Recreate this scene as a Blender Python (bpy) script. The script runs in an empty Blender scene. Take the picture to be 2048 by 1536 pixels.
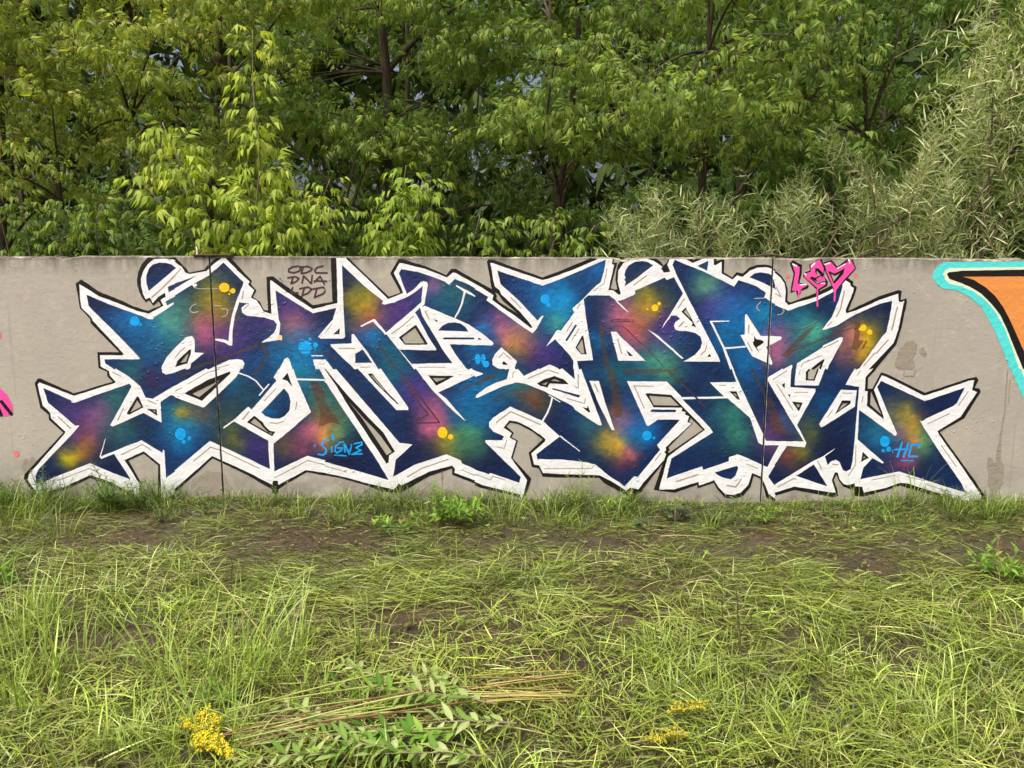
import bpy, math, random
import numpy as np
from mathutils import Vector, Matrix
from mathutils.geometry import delaunay_2d_cdt

random.seed(7)
rng = np.random.default_rng(11)
R = math.radians
SC = bpy.context.scene
COL = SC.collection

# ------------------------------------------------------------------ camera
CAM_D, CAM_H, FPX = 5.10, 1.60, 1500.0
cam_data = bpy.data.cameras.new('camera')
cam = bpy.data.objects.new('camera', cam_data)
COL.objects.link(cam)
cam.location = (0.0, -CAM_D, CAM_H)
cam.rotation_euler = (R(90 - 8.6), 0, R(0.8))
cam_data.sensor_width = 36.0
cam_data.lens = 36.0 * FPX / 2048.0
cam_data.clip_start = 0.05
cam_data.clip_end = 900
SC.camera = cam

# ------------------------------------------------------------------ world, sun, exposure
SUN_EL, SUN_AZ = 62.0, 222.0          # azimuth measured clockwise from +Y
w = bpy.data.worlds.new('World'); SC.world = w; w.use_nodes = True
nt = w.node_tree; nt.nodes.clear()
sky = nt.nodes.new('ShaderNodeTexSky'); sky.sky_type = 'NISHITA'; sky.sun_disc = False
sky.sun_elevation = R(SUN_EL); sky.sun_rotation = R(SUN_AZ)
sky.air_density = 1.0; sky.dust_density = 10.0; sky.ozone_density = 0.3
bg = nt.nodes.new('ShaderNodeBackground'); bg.inputs['Strength'].default_value = 0.15
out = nt.nodes.new('ShaderNodeOutputWorld')
nt.links.new(sky.outputs[0], bg.inputs['Color']); nt.links.new(bg.outputs[0], out.inputs['Surface'])
sd = bpy.data.lights.new('sun', 'SUN'); sd.energy = 2.2; sd.angle = R(20); sd.color = (1.0, 0.96, 0.88)
sun = bpy.data.objects.new('sun', sd); COL.objects.link(sun)
sdir = Vector((math.sin(R(SUN_AZ)) * math.cos(R(SUN_EL)), math.cos(R(SUN_AZ)) * math.cos(R(SUN_EL)), math.sin(R(SUN_EL))))
sun.rotation_euler = (-sdir).to_track_quat('-Z', 'Y').to_euler()
sun.location = sdir * 30
SC.view_settings.view_transform = 'Standard'; SC.view_settings.look = 'None'
SC.view_settings.exposure = 0.44; SC.view_settings.gamma = 1.0
SC.view_settings.use_curve_mapping = False
SC.cycles.max_bounces = 8
SC.cycles.transparent_max_bounces = 8

# ------------------------------------------------------------------ helpers
bpy.context.view_layer.update()
CMW = np.array(cam.matrix_world.to_3x3()); CLOC = np.array(cam.location)
def ray(px, py):
    return CMW @ np.array([(px - 1024.0) / FPX, -(py - 768.0) / FPX, -1.0])
def on_wall(px, py, y=0.0):
    d = ray(px, py); t = (y - CLOC[1]) / d[1]; p = CLOC + d * t
    return p[0], p[2]
def on_ground(px, py, z=0.0):
    d = ray(px, py); t = (z - CLOC[2]) / d[2]; p = CLOC + d * t
    return p[0], p[1]
def lin(c):
    c = np.asarray(c, float) / 255.0
    return np.where(c <= 0.04045, c / 12.92, ((c + 0.055) / 1.055) ** 2.4)

def tag(o, label=None, cat=None, group=None, kind=None):
    if label: o['label'] = label
    if cat: o['category'] = cat
    if group: o['group'] = group
    if kind: o['kind'] = kind
    return o
def empty(name, loc=(0, 0, 0), rz=0.0, parent=None):
    o = bpy.data.objects.new(name, None); COL.objects.link(o)
    o.location = loc; o.rotation_euler = (0, 0, rz); o.empty_display_size = 0.1
    if parent: o.parent = parent
    return o
def make_mesh(name, verts, faces, cols=None, smooth=False):
    """verts (N,3); faces (M,k) int array; cols (N,3) linear point colours"""
    verts = np.asarray(verts, np.float32); faces = np.asarray(faces, np.int32)
    k = faces.shape[1]
    me = bpy.data.meshes.new(name)
    me.vertices.add(len(verts)); me.vertices.foreach_set('co', verts.ravel())
    me.loops.add(faces.size); me.loops.foreach_set('vertex_index', faces.ravel())
    me.polygons.add(len(faces))
    me.polygons.foreach_set('loop_start', np.arange(0, faces.size, k, dtype=np.int32))
    if smooth: me.polygons.foreach_set('use_smooth', np.ones(len(faces), bool))
    me.update(calc_edges=True)
    if cols is not None:
        at = me.color_attributes.new('Col', 'FLOAT_COLOR', 'POINT')
        c4 = np.ones((len(verts), 4), np.float32); c4[:, :3] = cols
        at.data.foreach_set('color', c4.ravel())
    return me
def link(name, me, mat, parent=None, loc=(0, 0, 0)):
    o = bpy.data.objects.new(name, me); COL.objects.link(o)
    if mat and not me.materials: me.materials.append(mat)
    if parent: o.parent = parent
    o.location = loc
    return o
class Geo:
    """collects pieces into one mesh of triangles / quads (quads are split)"""
    def __init__(s): s.v = []; s.f = []; s.c = []; s.n = 0
    def add(s, v, f, c):
        v = np.asarray(v, float).reshape(-1, 3); f = np.asarray(f, int)
        if f.shape[1] == 4: f = np.vstack([f[:, [0, 1, 2]], f[:, [0, 2, 3]]])
        c = np.asarray(c, float)
        if c.ndim == 1: c = np.tile(c, (len(v), 1))
        s.v.append(v); s.f.append(f + s.n); s.c.append(c); s.n += len(v)
    def mesh(s, name, smooth=False):
        return make_mesh(name, np.vstack(s.v), np.vstack(s.f), np.vstack(s.c), smooth)
    def obj(s, name, mat, parent=None, smooth=False, loc=(0, 0, 0)):
        return link(name, s.mesh(name, smooth), mat, parent, loc)
def tube(path, rad, sides=6):
    P = np.asarray(path, float); n = len(P); rad = np.broadcast_to(np.asarray(rad, float), (n,))
    T = np.gradient(P, axis=0); T /= np.linalg.norm(T, axis=1)[:, None] + 1e-9
    up = np.array([0.31, 0.17, 0.93]); V = []
    for i in range(n):
        a = np.cross(T[i], up); la = np.linalg.norm(a)
        a = a / la if la > 1e-3 else np.array([1.0, 0, 0])
        b = np.cross(T[i], a)
        for k in range(sides):
            t = 2 * math.pi * k / sides
            V.append(P[i] + rad[i] * (math.cos(t) * a + math.sin(t) * b))
    F = []
    for i in range(n - 1):
        for k in range(sides):
            k2 = (k + 1) % sides
            F.append((i * sides + k, i * sides + k2, (i + 1) * sides + k2, (i + 1) * sides + k))
    V.append(P[-1]); 
    for k in range(sides):
        F.append(((n - 1) * sides + k, (n - 1) * sides + (k + 1) % sides, n * sides, n * sides))
    V = np.array(V); F = np.array(F); tri = np.vstack([F[:, [0, 1, 2]], F[F[:, 2] != F[:, 3]][:, [0, 2, 3]]])
    return V, tri
def vnoise(x, y, seed=0):
    """smooth 2D value noise 0..1"""
    x = np.asarray(x, float); y = np.asarray(y, float)
    def h(i, j):
        n = (i * 374761393 + j * 668265263 + seed * 1274126177) & 0x7fffffff
        n = ((n ^ (n >> 13)) * 1274126177) & 0x7fffffff
        return ((n ^ (n >> 16)) & 0xffff) / 65535.0
    xi = np.floor(x).astype(np.int64); yi = np.floor(y).astype(np.int64)
    fx = x - xi; fy = y - yi; fx = fx * fx * (3 - 2 * fx); fy = fy * fy * (3 - 2 * fy)
    return (h(xi, yi) * (1 - fx) + h(xi + 1, yi) * fx) * (1 - fy) + (h(xi, yi + 1) * (1 - fx) + h(xi + 1, yi + 1) * fx) * fy
def fbm(x, y, seed=0, o=4):
    s = 0; a = 0.5; t = 0
    for i in range(o):
        s = s + a * vnoise(x * 2 ** i + 17.3 * i, y * 2 ** i - 9.1 * i, seed + i); t += a; a *= 0.55
    return s / t

# ------------------------------------------------------------------ materials
def new_mat(name):
    m = bpy.data.materials.new(name); m.use_nodes = True
    n = m.node_tree.nodes; l = m.node_tree.links
    return m, n, l, n['Principled BSDF'], n['Material Output']
def mixc(n, l, a, b, fac, mode='MIX'):
    x = n.new('ShaderNodeMix'); x.data_type = 'RGBA'; x.blend_type = mode
    for i, s in ((6, a), (7, b), (0, fac)):
        if isinstance(s, (tuple, list)): x.inputs[i].default_value = (*s, 1) if len(s) == 3 else s
        elif isinstance(s, (int, float)): x.inputs[i].default_value = s
        else: l.new(s, x.inputs[i])
    return x.outputs[2]
def noise(n, l, scale, detail=4, rough=0.55, vec=None):
    t = n.new('ShaderNodeTexNoise'); t.inputs['Scale'].default_value = scale
    t.inputs['Detail'].default_value = detail; t.inputs['Roughness'].default_value = rough
    if vec is not None: l.new(vec, t.inputs['Vector'])
    return t.outputs['Fac']
def ramp(n, l, src, a, b, c0=(0, 0, 0, 1), c1=(1, 1, 1, 1)):
    r = n.new('ShaderNodeValToRGB'); r.color_ramp.elements[0].position = a; r.color_ramp.elements[1].position = b
    r.color_ramp.elements[0].color = c0; r.color_ramp.elements[1].color = c1
    l.new(src, r.inputs[0]); return r.outputs[0]
def wall_relief(n, l, vec):
    """height field of the cast concrete, shared by bare and painted concrete: pimples, pits, roller stipple"""
    mp = n.new('ShaderNodeMapping'); mp.inputs['Scale'].default_value = (1.0, 1.0, 2.2); l.new(vec, mp.inputs['Vector'])
    fine = noise(n, l, 95, 3, 0.6, mp.outputs[0])
    mid = noise(n, l, 26, 3, 0.5, vec)
    vo = n.new('ShaderNodeTexVoronoi'); vo.inputs['Scale'].default_value = 22; l.new(vec, vo.inputs['Vector'])
    vo.inputs['Randomness'].default_value = 1.0
    pim = ramp(n, l, vo.outputs['Distance'], 0.0, 0.22, (1, 1, 1, 1), (0, 0, 0, 1))
    patch = ramp(n, l, noise(n, l, 2.2, 2, 0.5, vec), 0.48, 0.62)
    mul = n.new('ShaderNodeMath'); mul.operation = 'MULTIPLY'; l.new(pim, mul.inputs[0]); l.new(patch, mul.inputs[1])
    a = n.new('ShaderNodeMath'); a.operation = 'MULTIPLY_ADD'; l.new(fine, a.inputs[0]); a.inputs[1].default_value = 0.55; l.new(mid, a.inputs[2])
    b = n.new('ShaderNodeMath'); b.operation = 'MULTIPLY_ADD'; l.new(mul.outputs[0], b.inputs[0]); b.inputs[1].default_value = 1.1; l.new(a.outputs[0], b.inputs[2])
    return b.outputs[0]
def mat_concrete():
    m, n, l, p, o = new_mat('cast_concrete')
    g = n.new('ShaderNodeNewGeometry').outputs['Position']
    base = mixc(n, l, (0.420, 0.392, 0.340), (0.338, 0.316, 0.276), ramp(n, l, noise(n, l, 1.3, 5, 0.6, g), 0.35, 0.7))
    base = mixc(n, l, base, (0.50, 0.455, 0.38), ramp(n, l, noise(n, l, 9, 5, 0.65, g), 0.55, 0.8))
    base = mixc(n, l, base, (0.25, 0.225, 0.19), ramp(n, l, noise(n, l, 75, 2, 0.5, g), 0.66, 0.78))
    # grime running down from the top edge and damp at the foot (own-shape stains)
    s = n.new('ShaderNodeSeparateXYZ'); l.new(g, s.inputs[0])
    mp = n.new('ShaderNodeMapping'); mp.inputs['Scale'].default_value = (6.0, 6.0, 1.6); l.new(g, mp.inputs['Vector'])
    st = noise(n, l, 1.6, 5, 0.65, mp.outputs[0])
    top = n.new('ShaderNodeMapRange'); l.new(s.outputs['Z'], top.inputs['Value'])
    top.inputs['From Min'].default_value = 1.56; top.inputs['From Max'].default_value = 1.70
    mm = n.new('ShaderNodeMath'); mm.operation = 'MULTIPLY'; l.new(top.outputs[0], mm.inputs[0]); l.new(ramp(n, l, st, 0.40, 0.60), mm.inputs[1])
    base = mixc(n, l, base, (0.11, 0.095, 0.075), mm.outputs[0])
    rim = n.new('ShaderNodeMapRange'); l.new(s.outputs['Z'], rim.inputs['Value'])
    rim.inputs['From Min'].default_value = 1.665; rim.inputs['From Max'].default_value = 1.688
    m3 = n.new('ShaderNodeMath'); m3.operation = 'MULTIPLY'; l.new(rim.outputs[0], m3.inputs[0]); l.new(ramp(n, l, noise(n, l, 7, 5, 0.7, g), 0.36, 0.58), m3.inputs[1])
    base = mixc(n, l, base, (0.085, 0.075, 0.055), m3.outputs[0])
    dm = n.new('ShaderNodeMapping'); dm.inputs['Scale'].default_value = (14.0, 1.0, 0.55); l.new(g, dm.inputs['Vector'])
    base = mixc(n, l, base, (0.27, 0.245, 0.205), ramp(n, l, noise(n, l, 1.0, 3, 0.6, dm.outputs[0]), 0.60, 0.72, (0, 0, 0, 1), (0.55, 0.55, 0.55, 1)))
    bot = n.new('ShaderNodeMapRange'); l.new(s.outputs['Z'], bot.inputs['Value'])
    bot.inputs['From Min'].default_value = 0.30; bot.inputs['From Max'].default_value = 0.0
    m2 = n.new('ShaderNodeMath'); m2.operation = 'MULTIPLY'; l.new(bot.outputs[0], m2.inputs[0]); l.new(ramp(n, l, noise(n, l, 3.0, 5, 0.6, g), 0.42, 0.6), m2.inputs[1])
    base = mixc(n, l, base, (0.21, 0.19, 0.165), m2.outputs[0])
    l.new(base, p.inputs['Base Color']); p.inputs['Roughness'].default_value = 0.86
    bp = n.new('ShaderNodeBump'); bp.inputs['Strength'].default_value = 0.5; bp.inputs['Distance'].default_value = 0.006
    l.new(wall_relief(n, l, g), bp.inputs['Height']); l.new(bp.outputs[0], p.inputs['Normal'])
    return m
def mat_paint(name, rough, streak=0.0, worn=0.12):
    m, n, l, p, o = new_mat(name)
    g = n.new('ShaderNodeNewGeometry').outputs['Position']
    a = n.new('ShaderNodeAttribute'); a.attribute_name = 'Col'
    c = a.outputs['Color']
    if streak:
        mp = n.new('ShaderNodeMapping'); mp.inputs['Rotation'].default_value = (0, R(38), 0); mp.inputs['Scale'].default_value = (1.0, 1, 7.0); l.new(g, mp.inputs['Vector'])
        c = mixc(n, l, c, (0.52, 0.50, 0.50), ramp(n, l, noise(n, l, 5.5, 5, 0.7, mp.outputs[0]), 0.50, 0.95, (0, 0, 0, 1), (streak, streak, streak, 1)))
    # thin overspray / concrete grain showing through
    c = mixc(n, l, c, (0.30, 0.27, 0.23), ramp(n, l, noise(n, l, 130, 2, 0.5, g), 0.66, 0.80, (0, 0, 0, 1), (worn, worn, worn, 1)))
    l.new(c, p.inputs['Base Color']); p.inputs['Roughness'].default_value = rough
    p.inputs['Specular IOR Level'].default_value = 0.35
    bp = n.new('ShaderNodeBump'); bp.inputs['Strength'].default_value = 0.85; bp.inputs['Distance'].default_value = 0.006
    l.new(wall_relief(n, l, g), bp.inputs['Height']); l.new(bp.outputs[0], p.inputs['Normal'])
    return m
def mat_leaf(name, trans=0.45, rough=0.55, gloss=0.25, tcol=(1.25, 1.2, 0.5)):
    m, n, l, p, o = new_mat(name)
    a = n.new('ShaderNodeAttribute'); a.attribute_name = 'Col'
    g = n.new('ShaderNodeNewGeometry').outputs['Position']
    c = mixc(n, l, a.outputs['Color'], (0.45, 0.5, 0.3), ramp(n, l, noise(n, l, 14, 3, 0.6, g), 0.5, 0.9, (0, 0, 0, 1), (0.25, 0.25, 0.25, 1)), 'MULTIPLY')
    l.new(c, p.inputs['Base Color']); p.inputs['Roughness'].default_value = rough
    p.inputs['Specular IOR Level'].default_value = gloss
    t = n.new('ShaderNodeBsdfTranslucent'); l.new(mixc(n, l, c, tcol, 1.0, 'MULTIPLY'), t.inputs['Color'])
    mx = n.new('ShaderNodeMixShader'); mx.inputs[0].default_value = trans
    l.new(p.outputs[0], mx.inputs[1]); l.new(t.outputs[0], mx.inputs[2]); l.new(mx.outputs[0], o.inputs['Surface'])
    return m
def mat_bark(name, c1, c2):
    m, n, l, p, o = new_mat(name)
    tc = n.new('ShaderNodeNewGeometry').outputs['Position']
    mp = n.new('ShaderNodeMapping'); mp.inputs['Scale'].default_value = (1, 1, 0.22); l.new(tc, mp.inputs['Vector'])
    f = noise(n, l, 38, 5, 0.65, mp.outputs[0])
    l.new(mixc(n, l, c1, c2, ramp(n, l, f, 0.35, 0.68)), p.inputs['Base Color']); p.inputs['Roughness'].default_value = 0.9
    bp = n.new('ShaderNodeBump'); bp.inputs['Strength'].default_value = 0.7; bp.inputs['Distance'].default_value = 0.01
    l.new(f, bp.inputs['Height']); l.new(bp.outputs[0], p.inputs['Normal'])
    return m
def mat_soil():
    m, n, l, p, o = new_mat('damp_soil')
    g = n.new('ShaderNodeNewGeometry').outputs['Position']
    c = mixc(n, l, (0.034, 0.020, 0.011), (0.092, 0.054, 0.031), ramp(n, l, noise(n, l, 6, 6, 0.65, g), 0.35, 0.7))
    c = mixc(n, l, c, (0.09, 0.08, 0.035), ramp(n, l, noise(n, l, 60, 4, 0.6, g), 0.58, 0.75))
    c = mixc(n, l, c, (0.055, 0.075, 0.02), ramp(n, l, noise(n, l, 1.1, 3, 0.5, g), 0.45, 0.65, (0, 0, 0, 1), (0.6, 0.6, 0.6, 1)))
    l.new(c, p.inputs['Base Color']); p.inputs['Roughness'].default_value = 0.8
    bp = n.new('ShaderNodeBump'); bp.inputs['Strength'].default_value = 0.9; bp.inputs['Distance'].default_value = 0.02
    l.new(noise(n, l, 45, 6, 0.7, g), bp.inputs['Height']); l.new(bp.outputs[0], p.inputs['Normal'])
    return m
def mat_rust():
    m, n, l, p, o = new_mat('rusty_steel')
    g = n.new('ShaderNodeNewGeometry').outputs['Position']
    l.new(mixc(n, l, (0.13, 0.055, 0.03), (0.06, 0.04, 0.035), noise(n, l, 40, 5, 0.6, g)), p.inputs['Base Color'])
    p.inputs['Roughness'].default_value = 0.85; p.inputs['Metallic'].default_value = 0.3
    return m
M_CONC = mat_concrete()
M_FILL = mat_paint('sprayed_colour_paint', 0.42)
M_WHITE = mat_paint('brushed_white_paint', 0.5, streak=0.55, worn=0.10)
M_STAIN = mat_paint('grey_wall_stain', 0.85, worn=0.3)
M_BLACK = mat_paint('black_spray_paint', 0.7, worn=0.07)
M_LEAF = mat_leaf('broad_leaf')
M_WILLOW = mat_leaf('willow_leaf', 0.32, 0.45, 0.4, (1.1, 1.2, 0.6))
M_GRASS = mat_leaf('grass_blade', 0.25, 0.38, 0.5, (1.15, 1.15, 0.5))
M_BARK = mat_bark('grey_brown_bark', (0.035, 0.024, 0.016), (0.11, 0.08, 0.05))
M_TWIG = mat_bark('pale_twig_bark', (0.16, 0.13, 0.08), (0.26, 0.22, 0.13))
M_SOIL = mat_soil()
M_RUST = mat_rust()

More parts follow.
